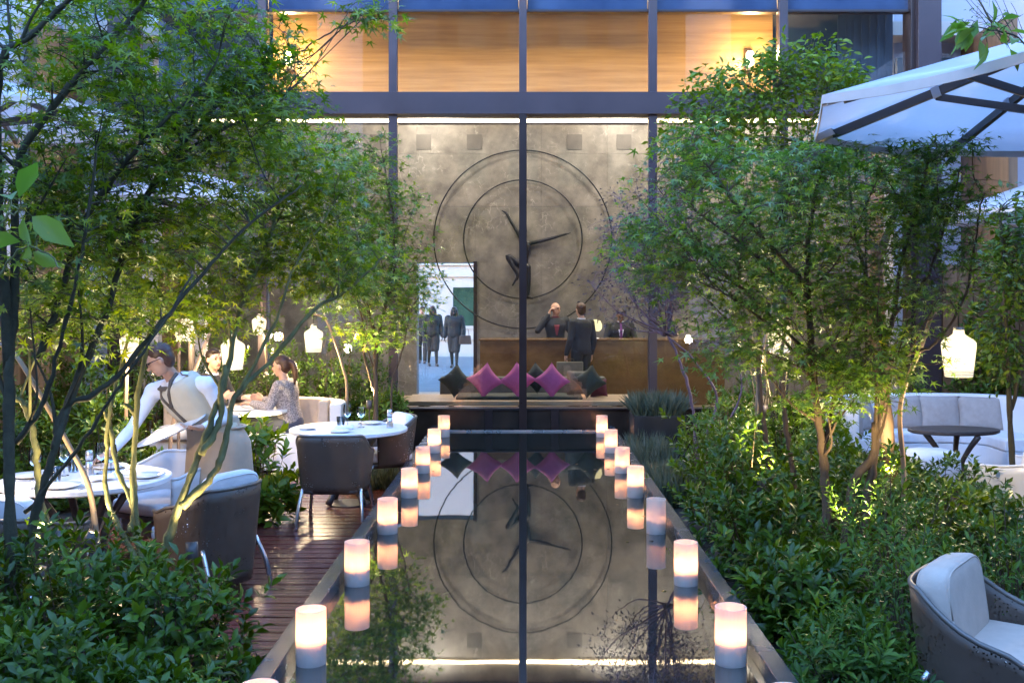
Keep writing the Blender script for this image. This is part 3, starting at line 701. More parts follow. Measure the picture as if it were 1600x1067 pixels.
def face_bits(root, w, Rm, s, hairm, bald=False, long=False, tail=False, glasses=False):
    for q in (-1, 1):
        MB().sq(w(q * .031, .083, .012), (.012 * s, .007 * s, .008 * s), 1, 1, Rm, 10, 6).build('eye', M['hair_dark'], root, smooth=True)
        MB().sq(w(q * .032, .094, .034), (.020 * s, .006 * s, .004 * s), 1, 1, Rm, 10, 6).build('eyebrow', M['hair_dark'], root, smooth=True)
    MB().sq(w(0, .095, -.058), (.022 * s, .006 * s, .006 * s), 1, 1, Rm, 10, 6).build('mouth', M['lips'], root, smooth=True)
    H = Blob()
    if bald:
        for q in (-1, 1): H.ell(w(q * .066, -.03, -.005), (.016 * s, .05 * s, .035 * s), Rm)
        H.ell(w(0, -.088, -.01), (.055 * s, .022 * s, .04 * s), Rm)
    else:
        H.ell(w(0, -.026, .046), (.084 * s, .098 * s, .088 * s), Rm); H.ell(w(0, -.055, .0), (.078 * s, .062 * s, .088 * s), Rm); H.ell(w(.01, .045, .098), (.056 * s, .04 * s, .022 * s), Rm)
    if long:
        for q in (-1, 1): H.limb([w(q * .07, -.01, .03), w(q * .085, -.01, -.08), w(q * .08, .0, -.2)], [.03 * s, .034 * s, .02 * s])
        H.limb([w(0, -.09, .0), w(0, -.1, -.12), w(0, -.08, -.24)], [.07 * s, .075 * s, .04 * s])
    if tail: H.limb([w(0, -.10, .05), w(0, -.15, .02), w(0, -.165, -.08), w(0, -.15, -.22)], [.03 * s, .035 * s, .034 * s, .012 * s])
    H.build('hair', M[hairm], root, .010, 3)
    if glasses:
        g = MB()
        for q in (-1, 1):
            for k in range(12):
                a0, a1 = 2 * math.pi * k / 12, 2 * math.pi * (k + 1) / 12
                g.tube([w(q * .034 + .025 * math.cos(a0), .102, .012 + .019 * math.sin(a0)), w(q * .034 + .025 * math.cos(a1), .102, .012 + .019 * math.sin(a1))], .003 * s, 5)
            g.tube([w(q * .060, .100, .018), w(q * .084, .04, .018), w(q * .084, -.02, .012)], .003 * s, 5)
        g.tube([w(-.010, .106, .016), w(.010, .106, .016)], .003 * s, 5).build('glasses', M['steel_black'], root)
def hand(B, wr, d, palm, s=1.0, curl=.35, thumb=1):
    """palm and five bent fingers from a wrist, along d, palm facing the given way"""
    wr, d, n = Vector(wr), Vector(d).normalized(), Vector(palm).normalized(); n = (n - d * n.dot(d)).normalized(); sd_ = d.cross(n)
    w = lambda a, l_, b: wr + sd_ * a * s + d * l_ * s + n * b * s
    B.ell(w(0, .045, 0), (.001, .001, .001)); B.limb([w(0, .0, 0), w(0, .03, 0)], [.025 * s, .026 * s])
    for a in (-.026, -.009, .009, .026): B.limb([w(a * .6, .02, 0), w(a, .085, 0)], [.016 * s, .0125 * s])
    for a, ln in ((-.030, .062), (-.010, .078), (.010, .082), (.029, .072)):
        k1, k2 = curl, curl * 2.1
        B.limb([w(a, .085, 0), w(a * 1.05, .085 + ln * .5 * math.cos(k1), ln * .5 * math.sin(k1)), w(a * 1.05, .085 + ln * .5 * math.cos(k1) + ln * .5 * math.cos(k2), ln * .5 * (math.sin(k1) + math.sin(k2)))], [.0105 * s, .0095 * s, .0078 * s], 8)
    B.limb([w(thumb * .022, .02, .0), w(thumb * .052, .055, .014), w(thumb * .058, .092, .022)], [.014 * s, .012 * s, .0095 * s], 8)

def person(name, label, loc, rz, J, skin='skin', hairm='hair_dark', top='suit', bottom='suit', shirt=None, tie=None, bald=False, long=False, tail=False, glasses=False,
           vox=.011, skirt=False, hands=True, scale=1.0, secs=ST, arm=.0, extras=None):
    root = thing(name, label, 'person', loc, rz); root.scale = (scale,) * 3
    g = dict(pel=(0, 0, .94), neck=(0, -.01, 1.47), head=(0, .02, 1.62), f=(0, 1, 0), up=(0, 0, 1), side=(1, 0, 0), bend=None,
             sh=((-.185, -.01, 1.41), (.185, -.01, 1.41)), el=((-.25, -.03, 1.13), (.25, -.03, 1.13)), wr=((-.27, .06, .88), (.27, .06, .88)),
             hd=((0, .1, -1), (0, .1, -1)), pm=((1, 0, 0), (-1, 0, 0)), curl=(.4, .4),
             hip=((-.09, 0, .92), (.09, 0, .92)), kn=((-.10, .02, .50), (.10, .02, .50)), an=((-.10, -.02, .09), (.10, -.02, .09)), toe=((-.115, .16, .035), (.115, .16, .035)))
    g.update(J)
    V = lambda q: Vector(q)
    B = Blob(); B.torso(g['pel'], g['neck'], g['side'], ST, g['bend'])
    B.limb([g['neck'], V(g['neck']).lerp(V(g['head']), .5)], [.058, .054])
    w, Rm = head(B, g['head'], g['f'], g['up'])
    T = Blob(); T.torso(g['pel'], g['neck'], g['side'], infl(secs, .018 + max(arm, 0)), g['bend']); L = Blob()
    for i in (0, 1):
        sh, el, wr = V(g['sh'][i]), V(g['el'][i]), V(g['wr'][i])
        B.limb([sh, sh.lerp(el, .5), el], [.055, .048, .040]).limb([el, el.lerp(wr, .35), wr], [.040, .042, .027])
        nk = V(g['neck']); cl = nk.lerp(V(g['pel']), .10); B.limb([cl, sh], [.05, .05]); T.limb([cl.lerp(sh, .25), sh], [.068, .074])
        T.limb([sh, sh.lerp(el, .5), el], [.078 + arm, .066 + arm, .056 + arm]).limb([el, el.lerp(wr, .4), wr.lerp(el, .06)], [.056 + arm, .056 + arm, .042 + arm])
        B.ell(wr, (.026, .026, .026)); hand(B, wr, g['hd'][i], g['pm'][i], 1.0, g['curl'][i], -1 if i == 0 else 1)
        hp, kn, an, to = V(g['hip'][i]), V(g['kn'][i]), V(g['an'][i]), V(g['toe'][i])
        B.limb([hp, hp.lerp(kn, .5), kn], [.085, .072, .052]).limb([kn, kn.lerp(an, .3), an], [.052, .056, .036]).limb([an + V((0, -.02, -.03)), to], [.038, .030])
        if not skirt: L.limb([hp, hp.lerp(kn, .5), kn], [.108, .092, .072]).limb([kn, kn.lerp(an, .4), an], [.072, .070, .060])
        SH = Blob(); SH.limb([an + V((0, -.03, -.045)), an.lerp(to, .5) + V((0, 0, -.02)), to + V((0, .03, 0))], [.045, .046, .036]).ell(an + V((0, -.01, -.02)), (.042, .05, .04)); SH.build('shoe', M['leather'], root, .012, 2)
    B.build('body', M[skin], root, vox, 2)
    face_bits(root, w, Rm, 1.0, hairm, bald, long, tail, glasses)
    pel = V(g['pel'])
    if skirt:
        for i in (0, 1): L.limb([g['hip'][i], V(g['hip'][i]).lerp(V(g['kn'][i]), .5), g['kn'][i]], [.12, .11, .085])
        L.ell(pel, (.18, .15, .12))
        h0, k0 = (V(g['hip'][0]) + V(g['hip'][1])) / 2, (V(g['kn'][0]) + V(g['kn'][1])) / 2; L.limb([h0, k0], [.11, .08])
    else: L.torso(pel + V((0, 0, -.06)), pel + V((0, 0, .14)), g['side'], [(0, .15, .12, 0), (.5, .178, .132, 0), (1, .165, .12, 0)])
    L.build('skirt' if skirt else 'trousers', M[bottom], root, .012, 3)
    T.build('jacket' if top in ('suit', 'tweed', 'shadow_coat') else 'shirt', M[top], root, .011, 4)
    ax = V(g['neck']) - pel; u = ax.normalized(); sdv = (V(g['side']) - u * V(g['side']).dot(u)).normalized(); fw = u.cross(sdv); bnd = V(g['bend']) if g['bend'] else V((0, 0, 0))
    P = lambda t, a, fo: pel + ax * t + bnd * (4 * t * (1 - t)) + sdv * a + fw * fo
    if shirt:
        MB().add([P(.99, -.055, .075), P(.99, .055, .075), P(.72, .045, .152), P(.40, .012, .140), P(.40, -.012, .140), P(.72, -.045, .152), P(.99, -.04, .04), P(.99, .04, .04), P(.45, 0, .10)],
                 [(0, 1, 2, 5), (5, 2, 3, 4), (0, 6, 7, 1), (0, 5, 4, 8, 6), (1, 7, 8, 3, 2), (3, 8, 4)]).build('shirt_front', M[shirt], root)
        MB().sweep([P(1.0, .066 * math.cos(a), .066 * math.sin(a) + .004) for a in [k * math.pi / 8 for k in range(16)]], [(-.006, -.02), (.006, -.02), (.006, .022), (-.006, .022)], True).build('collar', M[shirt], root)
    if tie: MB().add([P(.985, -.018, .092), P(.985, .018, .092), P(.93, .014, .120), P(.70, .024, .162), P(.42, .022, .152), P(.36, 0, .15), P(.42, -.022, .152), P(.70, -.024, .162), P(.93, -.014, .120), P(.7, 0, .12), P(.42, 0, .12)],
                     [(0, 1, 2, 8), (8, 2, 3, 7), (7, 3, 4, 6), (6, 4, 5), (0, 8, 7, 9), (1, 9, 3, 2), (7, 6, 10, 9), (3, 9, 10, 4)]).build('tie', M[tie], root)
    if extras: extras(root, P, w, Rm, g)
    return root
# three men at the reception desk
def phone(root, P, w, Rm, g): MB().box(w(-.088, .03, -.02), (.012, .035, .11), Rm).build('phone', M['steel_black'], root, bevel=.003)
x1 = at(868, 500, 18.45).x
person('person', 'bald man in dark jacket over dark red shirt telephoning behind the desk', (x1, 18.45, 0), R(188),
       dict(f=(-.7, 1, -.05), el=((-.30, -.02, 1.16), (.34, .10, 1.24)), wr=((-.42, .22, 1.14), (.135, .10, 1.53)), sh=((-.185, -.01, 1.41), (.185, -.01, 1.42)), hd=((-.5, 1, -.05), (-.30, -.1, 1)), pm=((0, 0, -1), (-1, 0, 0)), curl=(.1, .7)),
       bald=True, top='suit', shirt='shirt_red', scale=1.005)
x2 = at(908, 500, 17.2).x
person('person', 'man in dark suit seen from behind, standing before the desk with briefcase', (x2, 17.2, 0), R(35), dict(f=(.2, 1, 0)), hairm='hair_brown', shirt='shirt_white', scale=1.0)
bc = thing('briefcase', 'flat tan briefcase held by the man standing before the desk', 'briefcase', (x2 - .20, 16.98, .47))
MB().box((0, 0, .15), (.44, .10, .30)).build('case', M['olive'], bc, bevel=.015); MB().tube([(-.07, 0, .30), (-.06, 0, .345), (.06, 0, .345), (.07, 0, .30)], .008, 6).build('handle', M['leather'], bc)
x3 = at(969, 510, 18.4).x
person('person', 'dark haired clerk in suit and purple tie looking down behind the desk', (x3, 18.4, -.06), R(182),
       dict(head=(0, .07, 1.60), f=(0, 1, -.62), up=(0, .3, 1), el=((-.27, .05, 1.15), (.27, .05, 1.15)), wr=((-.16, .26, 1.12), (.16, .26, 1.12)), hd=((.2, 1, -.1), (-.2, 1, -.1)), pm=((0, 0, -1), (0, 0, -1))), skin='skin_dark', shirt='shirt_white', tie='tie_purple', scale=.99)
# passers-by outside the door; their backlit shade is put into the body colour
def bag(root, P, w, Rm, g):
    pass
mat('coat_brown', (.05, .035, .022), .8, var=.3)
for px, d, lab, kw in ((710, 27.5, 'woman in dark coat with long hair walking outside the lobby doorway, nearer the jamb', dict(long=True, skin='shadow_coat', rzz=-6)), (676, 28.2, 'woman in dark clothes outside the doorway, left of the one with the handbag', dict(long=True, hairm='hair_brown', skin='shadow_coat', rzz=14)),
                       (660, 29.5, 'dark figure at the left edge of the doorway, half hidden by leaves', dict(skin='skin_dark'))):
    rzz = kw.pop('rzz', 0); lg = kw.get('long', False)
    person('person', lab, (at(px, 0, d).x, d, -.02), R(180 + rzz), dict(kn=((-.09, .10, .50), (.09, -.02, .50)), an=((-.09, .16, .09), (.09, -.16, .10)), toe=((-.09, .33, .04), (.09, .0, .03))), top='shadow_coat', bottom='shadow_coat', vox=.014, scale=.94 + .01 * (rzz > 0), arm=.02 if lg else .01, skirt=lg, **kw)
hb = thing('handbag', 'dark handbag hanging from the arm of the woman in the doorway', 'handbag', (at(727, 0, 27.35).x, 27.35, .62))
MB().box((0, 0, .12), (.34, .12, .24), taper=.85).build('bag_body', M['leather'], hb, bevel=.02); MB().tube([(-.1, 0, .235), (-.08, 0, .40), (.08, 0, .40), (.1, 0, .235)], .009, 6).build('handle', M['leather'], hb)
# ------------------------------------------------------------------ garden furniture
def shell_chair(label, loc, rz, w=.31, dpt=.30, hb=.50, ha=.34, base=.20, group='perforated tub chairs', style='dining', mt='perforated', back_cush=True, n_sup=3.2, name='tub_chair', bc=None, cush='white_fabric'):
    """tub chair facing local +Y: curved perforated shell, white cushions, metal legs"""
    t = thing(name, label, 'chair', loc, rz, group); b = MB(); nu, nv = 40, 8; v = []; f = []
    def plan(a, k):
        c, s_ = math.cos(a), math.sin(a); e = 2 / n_sup
        return math.copysign(abs(c) ** e, c) * w * k, math.copysign(abs(s_) ** e, s_) * dpt * k
    a0, a1 = R(-208), R(28)
    for j in range(nv + 1):
        for i in range(nu + 1):
            u = i / nu; a = a0 + (a1 - a0) * u; q = abs(u - .5) * 2
            top = hb + (ha - hb) * max(0, min(1, (q - .38) / .5)) ** 1.3 if True else hb
            z0 = .30 if style == 'dining' else .06
            tt = j / nv; z = z0 + (base + top - z0) * tt; k = .86 + .14 * tt ** .8
            x, y = plan(a, k); v.append((x, y - .03 * tt * (1 - q), z))
    for j in range(nv):
        for i in range(nu): p = j * (nu + 1) + i; f.append((p, p + 1, p + nu + 2, p + nu + 1))
    sh = b.add(v, f).build('shell', M[mt], t, smooth=True, solid=.016)
    edge = [v[nv * (nu + 1) + i] for i in range(nu + 1)]
    MB().tube(edge, .013, 8).build('rolled_edge', M['shell_edge'] if mt == 'perforated' else M[mt], sh, smooth=True)
    sz = .40
    MB().sq((0, .02, sz), (w * .86, dpt * .95, .055), .35, .35).build('seat_cushion', M[cush], t, smooth=True)
    MB().sq((0, .0, sz - .075), (w * .84, dpt * .9, .03), .3, .35).build('seat_pan', M['dark_frame'], t, smooth=True)
    if back_cush: MB().sq((0, -dpt * .66, sz + (.20 if not bc else .165)), bc or (w * .82, .055, .22), .4, .35, Matrix.Rotation(R(8), 3, 'X')).build('back_cushion', M[cush], t, smooth=True)
    if back_cush:                                       # piped seam round the back cushion
        cr = bc or (w * .82, .055, .22); rq = Matrix.Rotation(R(8), 3, 'X'); cc = Vector((0, -dpt * .66, sz + (.20 if not bc else .165))); pw = lambda q, e: math.copysign(abs(q) ** e, q)
        for off in (-.6, .6): MB().tube([rq @ Vector((cr[0] * .93 * pw(math.cos(a), .4), cr[1] * off * 1.35, cr[2] * .93 * pw(math.sin(a), .4))) + cc for a in [2 * math.pi * q / 40 for q in range(41)]], .0045, 5).build('piping', M[cush], t.children[-1] if False else [c for c in t.children if c.name.startswith('back_cushion')][0], smooth=True)
    for sx in (-1, 1):
        for sy in (-1, 1):
            p0 = Vector((sx * w * .80, sy * dpt * .72, .34)); p1 = Vector((sx * w * .88, sy * dpt * .98, .17)); p2 = Vector((sx * w * .93, sy * dpt * 1.08, .0))
            MB().tube(smooth_path([p0, p1, p2], 4), [.016] * 9, 8).build('leg', M['alu'], t, smooth=True)
    return t
def round_table(label, loc, r, h=.74, top='white_lacquer', base='dark_frame', legs=4, sy=1.0, name='round_table'):
    t = thing(name, label, 'table', loc)
    MB().lathe([(r * .93, h - .045), (r, h - .03), (r, h - .004), (r - .006, h), (.001, h)], n=56, close=False, sy=sy).lathe([(.001, h - .046), (r * .93, h - .045)], n=56, close=False, sy=sy).build('tabletop', M[top], t, smooth=False)
    for k in range(legs):
        a = 2 * math.pi * (k + .5) / legs; d = Vector((math.cos(a), math.sin(a), 0)); pts = [d * r * .62 + Vector((0, 0, h - .05)), d * r * .34 + Vector((0, 0, h * .62)), d * r * .20 + Vector((0, 0, h * .35)), d * r * .42 + Vector((0, 0, .02))]
        MB().tube(smooth_path(pts, 5), [.034 - .008 * math.sin(3 * i / 15) for i in range(16)], 8).build('leg', M[base], t, smooth=True)
    MB().lathe([(r * .36, .0), (r * .36, .012)], n=28).build('foot_ring', M[base], t)
    return t
Zt = DECK + .741
T1 = (at(135, 745, 7.2).x, 7.2, DECK); T2 = (at(545, 668, 10.0).x, 10.0, DECK); T3 = (at(398, 636, 11.85).x, 11.75, DECK)
round_table('white round dining table the waiter is setting', T1, .57); round_table('white round dining table with wine glasses and pepper mill by the pool', T2, .57)
round_table('small white round table between the seated man and woman', T3, .42)
# things laid on the tables
def on(tb, a, r): return Vector((tb[0] + math.cos(R(a)) * r, tb[1] + math.sin(R(a)) * r, Zt))
def wine_glass(p, label, h=.22):
    t = thing('wine_glass', label, 'glass', p, 0, 'glasses on the dining tables')
    MB().lathe([(.036, 0), (.034, .004), (.006, .010), (.004, .05), (.004, .095)], n=18, close=True).build('stem', M['drinking_glass'], t, smooth=True)
    MB().lathe([(.004, .095), (.022, .105), (.040, .135), (.043, .165), (.036, h)], n=22, close=False).build('bowl', M['drinking_glass'], t, smooth=True)
def tumbler(p, label):
    t = MB().lathe([(.001, .004), (.036, .004), (.042, .10), (.040, .10), (.034, .010), (.001, .010)], n=22, close=False).build('tumbler', M['drinking_glass'], smooth=True); t.location = p; tag(t, label, 'glass', 'glasses on the dining tables')
def plate(p, label, r=.13):
    t = MB().lathe([(.001, .003), (r * .6, .002), (r * .68, .004), (r, .018), (r, .022), (r * .66, .009), (.001, .007)], n=36, close=False).build('plate', M['porcelain'], smooth=True); t.location = p; tag(t, label, 'plate', 'plates on the dining tables')
def napkin(p, label, rz):
    b = MB(); v = []; f = []; n = 9
    for j in range(n):
        for i in range(n):
            x, y = (i / (n - 1) - .5) * .20, (j / (n - 1) - .5) * .13
            v.append((x, y, .012 + .018 * abs(math.sin(4 * x / .1 + j)) * (1 - abs(y) / .08 * .4) + .01 * math.cos(30 * y)))
    for j in range(n - 1):
        for i in range(n - 1): a_ = j * n + i; f.append((a_, a_ + 1, a_ + n + 1, a_ + n))
    t = b.add(v, f).build('napkin', M['napkin'], smooth=True, solid=.006); t.location = p; t.rotation_euler.z = R(rz); tag(t, label, 'napkin')
def cutlery(p, rz, kind, label):
    t = thing(kind, label, kind, p, R(rz), 'cutlery on the dining tables')
    MB().sq((0, -.05, .006), (.007, .055, .004), .6, .8).build('handle', M['alu'], t, smooth=True)
    MB().sq((0, .055, .006), (.010 if kind == 'knife' else .012, .055, .002), .6, .8).build('blade' if kind == 'knife' else 'tines', M['alu'], t, smooth=True)
def mill(p, label, m='alu'):
    t = thing('pepper_mill', label, 'pepper mill', p)
    MB().lathe([(.034, 0), (.034, .012), (.026, .06), (.024, .10)], n=20).build('body', M[m], t, smooth=True); MB().lathe([(.0245, .101), (.0245, .108)], n=20).build('band', M['dark_frame'], t); MB().lathe([(.025, .109), (.027, .15), (.024, .172), (.012, .178)], n=20).build('cap', M[m], t, smooth=True)
mill(on(T2, 5, .40) + Vector((0, -.02, 0)), 'silver pepper mill at the right side of the table by the pool')
wine_glass(on(T2, 110, .07), 'left of two tall wine glasses on the table by the pool'); wine_glass(on(T2, 60, .13) + Vector((.05, -.08, 0)), 'right of two tall wine glasses on the table by the pool', .20)
tumbler(on(T2, 140, .12), 'stemless tumbler left of the wine glasses on the table by the pool')
plate(on(T2, 195, .40), 'plate at the left edge of the table by the pool', .11); plate(on(T2, 60, .36), 'plate in front of the far right chair, table by the pool', .11); plate(on(T2, 265, .34), 'plate nearest the dark chair back, table by the pool', .12)
napkin(on(T2, 250, .12), 'rumpled white napkin in the middle of the table by the pool', 20)
for a in (178, 210): cutlery(on(T2, a, .42), a + 90, 'knife' if a > 180 else 'fork', ('knife' if a > 180 else 'fork') + ' beside the left plate on the table by the pool')
for a in (42, 80): cutlery(on(T2, a, .38), a + 90, 'knife' if a > 60 else 'fork', ('knife' if a > 60 else 'fork') + ' beside the far right plate on the table by the pool')
for i, (a, r, w_) in enumerate(((160, .2, 'left of the bent wooden pole'), (75, .16, 'behind the pepper mill'), (20, .16, 'between green tree stems'), (200, .33, 'at the left of the table'))): wine_glass(on(T1, a, r), f'wine glass {w_} on the table the waiter sets')
tumbler(on(T1, 230, .22), 'tumbler on the near side of the table the waiter sets'); tumbler(on(T1, 130, .3), 'tumbler on the far side of the table the waiter sets')
for a, w_ in ((0, 'right'), (90, 'far'), (180, 'left'), (270, 'near')):
    plate(on(T1, a, .40), f'plate on the {w_} side of the table the waiter sets')
    cutlery(on(T1, a + 22, .43), a + 90, 'knife', f'knife beside the {w_} plate of the table the waiter sets'); cutlery(on(T1, a - 22, .43), a + 90, 'fork', f'fork beside the {w_} plate of the table the waiter sets')
napkin(on(T1, 320, .2), 'folded napkin on the table the waiter sets', 40); mill(on(T1, 100, .08), 'silver pepper mill in the middle of the table the waiter sets')
plate(on(T3, 250, .2), 'plate on the small table before the seated woman', .12); plate(on(T3, 150, .25), 'plate on the small table before the seated man', .12)
# chairs
shell_chair('dark perforated chair with its back to us at the table by the pool', (at(525, 0, 9.15).x, 9.15, DECK), 0., w=.315, dpt=.29, hb=.62, ha=.42, base=.19, n_sup=4.5)
shell_chair('white cushioned chair at the far right of the table by the pool', (-1.43, 10.55, DECK), R(118), w=.29, dpt=.28, hb=.60, ha=.44, base=.19)
shell_chair('large dark perforated tub chair at the right of the table the waiter sets', (at(322, 0, 7.05).x, 7.05, DECK), R(62), w=.31, dpt=.30, hb=.54, ha=.38, base=.19, style='tub')
shell_chair('white shell chair on the far right side of the table the waiter sets', (at(255, 0, 8.05).x, 8.05, DECK), R(150), w=.33, dpt=.30, hb=.56, ha=.44, base=.19, style='tub', mt='white_lacquer', back_cush=False)
shell_chair('dark perforated chair cut off by the left edge, behind the maple', (at(40, 0, 6.35).x, 6.35, DECK), R(-15), w=.33, dpt=.31, hb=.50, ha=.40, base=.19, style='tub')
shell_chair('big dark perforated armchair with pale cushion in the right foreground corner', (2.20, 4.60, DECK), R(-128), w=.38, dpt=.38, hb=.50, ha=.25, base=.20, style='tub', bc=(.29, .085, .215), cush='beige_fabric')
# white booth sofa with beige back, left
bs = thing('booth_sofa', 'white booth sofa with beige back cushions where the woman sits', 'sofa', (at(470, 0, 12.0).x, 12.0, DECK))
bx_ = bs.location.x
MB().sweep(smooth_path([(-.95, .40, 0), (-.3, .46, 0), (.25, .38, 0), (.44, .10, 0), (.46, -.30, 0)], 6), [(-.07, .02), (.07, .02), (.07, .80), (-.07, .80)]).build('outer_shell', M['white_lacquer'], bs, bevel=.02)
MB().sweep(smooth_path([(-.92, .25, 0), (-.3, .30, 0), (.15, .24, 0), (.28, .06, 0), (.30, -.25, 0)], 6), [(-.075, .43), (.075, .43), (.06, .83), (-.05, .83)]).build('back_cushion', M['beige_fabric'], bs, bevel=.03)
MB().sq((-.28, -.06, .40), (.56, .34, .07), .3, .3).build('seat_cushion', M['white_fabric'], bs, smooth=True)
MB().span(-.20, .46, -.40, -.27, .02, .46).build('front_panel', M['white_lacquer'], bs, bevel=.02); MB().span(-.85, .25, -.26, .28, .04, .33).build('base', M['white_lacquer'], bs)
b2 = thing('booth_sofa', 'white booth sofa with beige cushions where the man in the dark suit sits', 'sofa', (at(318, 0, 12.3).x, 12.25, DECK))
MB().span(-.6, .5, -.1, .4, .04, .34).build('base', M['white_lacquer'], b2, bevel=.02); MB().sq((-.05, .1, .40), (.54, .30, .07), .3, .3).build('seat_cushion', M['white_fabric'], b2, smooth=True); MB().span(-.6, .5, .36, .5, .04, .82).build('backrest', M['beige_fabric'], b2, bevel=.03)
# curved white sofa, right
cs = thing('curved_sofa', 'big curved white sofa with grey back cushions on the right terrace', 'sofa', (4.75, 12.0, DECK))
pth = smooth_path([(-1.12, -.75, 0), (-1.14, -.05, 0), (-.85, .42, 0), (0, .66, 0), (.85, .55, 0), (1.14, .10, 0), (1.22, -.85, 0)], 8)
MB().sweep(pth, [(-.075, .02), (.075, .02), (.075, .84), (-.075, .84)]).build('outer_shell', M['white_lacquer'], cs, bevel=.025)
MB().sweep(smooth_path([(-.82, -.55, 0), (-.82, .0, 0), (-.5, .30, 0), (0, .38, 0), (.55, .32, 0), (.88, .0, 0), (.9, -.6, 0)], 6), [(-.28, .30), (.26, .30), (.26, .43), (-.24, .45), (-.28, .42)]).build('seat_cushion', M['white_fabric'], cs, bevel=.03)
MB().sweep(smooth_path([(-.84, -.6, 0), (-.84, .0, 0), (-.5, .32, 0), (0, .40, 0), (.55, .34, 0), (.9, .0, 0), (.92, -.65, 0)], 6), [(-.30, .02), (.28, .02), (.28, .295), (-.30, .295)]).build('base', M['white_lacquer'], cs)
for i, (x, y, a, lab) in enumerate(((-.98, -.30, 84, 'grey cushion leaning on the left arm of the curved sofa, seen edge on'), (-.72, .22, 42, 'grey back cushion second from the left arm of the curved sofa'), (-.12, .46, 8, 'grey back cushion between the tree trunk and the lantern pole'), (.32, .47, -2, 'grey back cushion in the middle of the curved sofa, right of the lantern pole'), (.78, .38, -16, 'rightmost grey back cushion of the curved sofa'))):
    o = MB().pillow(.50, .40, .19, n=12, pinch=.03).build('sofa_cushion', M['taupe_fabric'], smooth=True)
    p_ = cs.location + Vector((x, y, .625)); o.location = p_; o.rotation_euler = (R(-13), 0, R(a)); tag(o, lab, 'cushion', 'grey cushions of the curved sofa')
ov = round_table('dark oval low table in front of the curved sofa', (at(1490, 0, 10.9).x, 10.9, DECK), .48, .62, top='dark_frame', sy=.6, legs=3, name='oval_table')
po = thing('pouf', 'low white pouf beside the dark oval table', 'stool', (at(1455, 0, 10.6).x, 10.6, DECK)); MB().sq((0, 0, .25), (.27, .24, .20), .45, .6).build('seat', M['white_fabric'], po, smooth=True); MB().lathe([(.18, 0), (.2, .06)], n=20).build('base', M['dark_frame'], po)
shell_chair('white shell armchair at the right edge, seen over the shrubs', (at(1590, 0, 8.7).x, 8.7, DECK), R(35), w=.42, dpt=.38, hb=.46, ha=.40, base=.20, style='tub', mt='white_lacquer', group='white shell chairs')
# planters
def planter(label, loc, d, m='black_box'):
    t = thing('planter', label, 'planter', loc)
    x, y, h = d
    for (cx_, cy_, sx, sy) in ((0, -y / 2 + .015, x, .03), (0, y / 2 - .015, x, .03), (-x / 2 + .015, 0, .03, y - .062), (x / 2 - .015, 0, .03, y - .062)): MB().box((cx_, cy_, h / 2), (sx, sy, h)).build('side_panel', M[m], t, bevel=.003)
    MB().box((0, 0, h - .04), (x - .064, y - .064, .03)).build('compost', M['soil'], t); return t
PR = (1.62, 12.35, DECK); PL = (-1.62, 12.0, DECK)
planter('black box planter with grey grass right of the pool end', PR, (.62, .55, .62)); planter('black box planter behind the left candles, under a fern-like shrub', PL, (.5, .5, .55))

# ------------------------------------------------------------------ lanterns on bent wooden poles
def lantern(px, py, d, label, wpx=None, pole=None, r=.12):
    """py is the middle of the shade; pole = list of pixel points at that depth from the ground up"""
    c = at(px, py, d); k = r / .12; t = thing('garden_lantern', label, 'lantern', (c.x, c.y, DECK), 0, 'white lanterns on bent poles'); L = lambda q: Vector(q) - t.location
    prof = [(.093, -.165), (.100, -.12), (.120, .06), (.117, .085), (.098, .105), (.064, .125), (.040, .145), (.036, .175)]
    MB().lathe([(a * k, b * k) for a, b in prof], L(c), n=32, close=False).build('lamp_shade', M['lantern_glow'], t, smooth=True)
    sh = t.children[0]; b = MB()
    for q in range(4): b.lathe([(a * k, zz * k) for a, zz in ((.0965 + q * .0012, -.160 + q * .012), (.0990 + q * .0012, -.157 + q * .012), (.0965 + q * .0012, -.154 + q * .012))], L(c), n=32, close=False)
    b.build('rib', M['white_lacquer'], sh, smooth=True)
    MB().lathe([(.038 * k, .174 * k), (.038 * k, .192 * k)], L(c), n=20).build('cap', M['alu'], t)
    pl_ = bpy.data.lights.new('lantern_bulb', 'POINT'); pl_.energy = 2.0; pl_.color = (1, .74, .42); pl_.shadow_soft_size = .06
    lo_ = bpy.data.objects.new('lamp_light', pl_); link(lo_, t); lo_.location = L(c) + Vector((0, 0, -.24 * k))
    pts = [at(x, y, dd) for x, y, dd in pole]
    P = smooth_path(pts, 6); MB().tube([L(Vector(p)) for p in P], [.020 - .008 * i / len(P) for i in range(len(P))], 8).build('pole', M['pole_wood'], t, smooth=True)
    MB().tube([L(c + Vector((0, 0, .192 * k))), L(pts[-1])], .004, 5).build('hanger', M['steel_black'], t)
def gy(d): return HY + FPX * (CAMZ - DECK) / d
lantern(1498, 553, 7.4, 'big bright lantern hanging in front of the curved sofa', pole=[(1412, gy(7.4), 7.4), (1412, 740, 7.4), (1406, 660, 7.4), (1412, 610, 7.4), (1440, 540, 7.4), (1458, 490, 7.4), (1480, 478, 7.4), (1498, 470, 7.4)])
lantern(1218, 525, 10.6, 'lantern glowing behind the thin trunks right of the pool', pole=[(1180, gy(10.6), 10.6), (1182, 640, 10.6), (1190, 560, 10.6), (1205, 485, 10.6), (1218, 478, 10.6)], r=.13)
lantern(490, 530, 12.3, 'lantern hanging over the right end of the booth sofa', pole=[(541, gy(12.3), 12.3), (542, 610, 12.3), (536, 575, 12.3), (522, 530, 12.3), (508, 498, 12.3), (490, 490, 12.3)], r=.112)
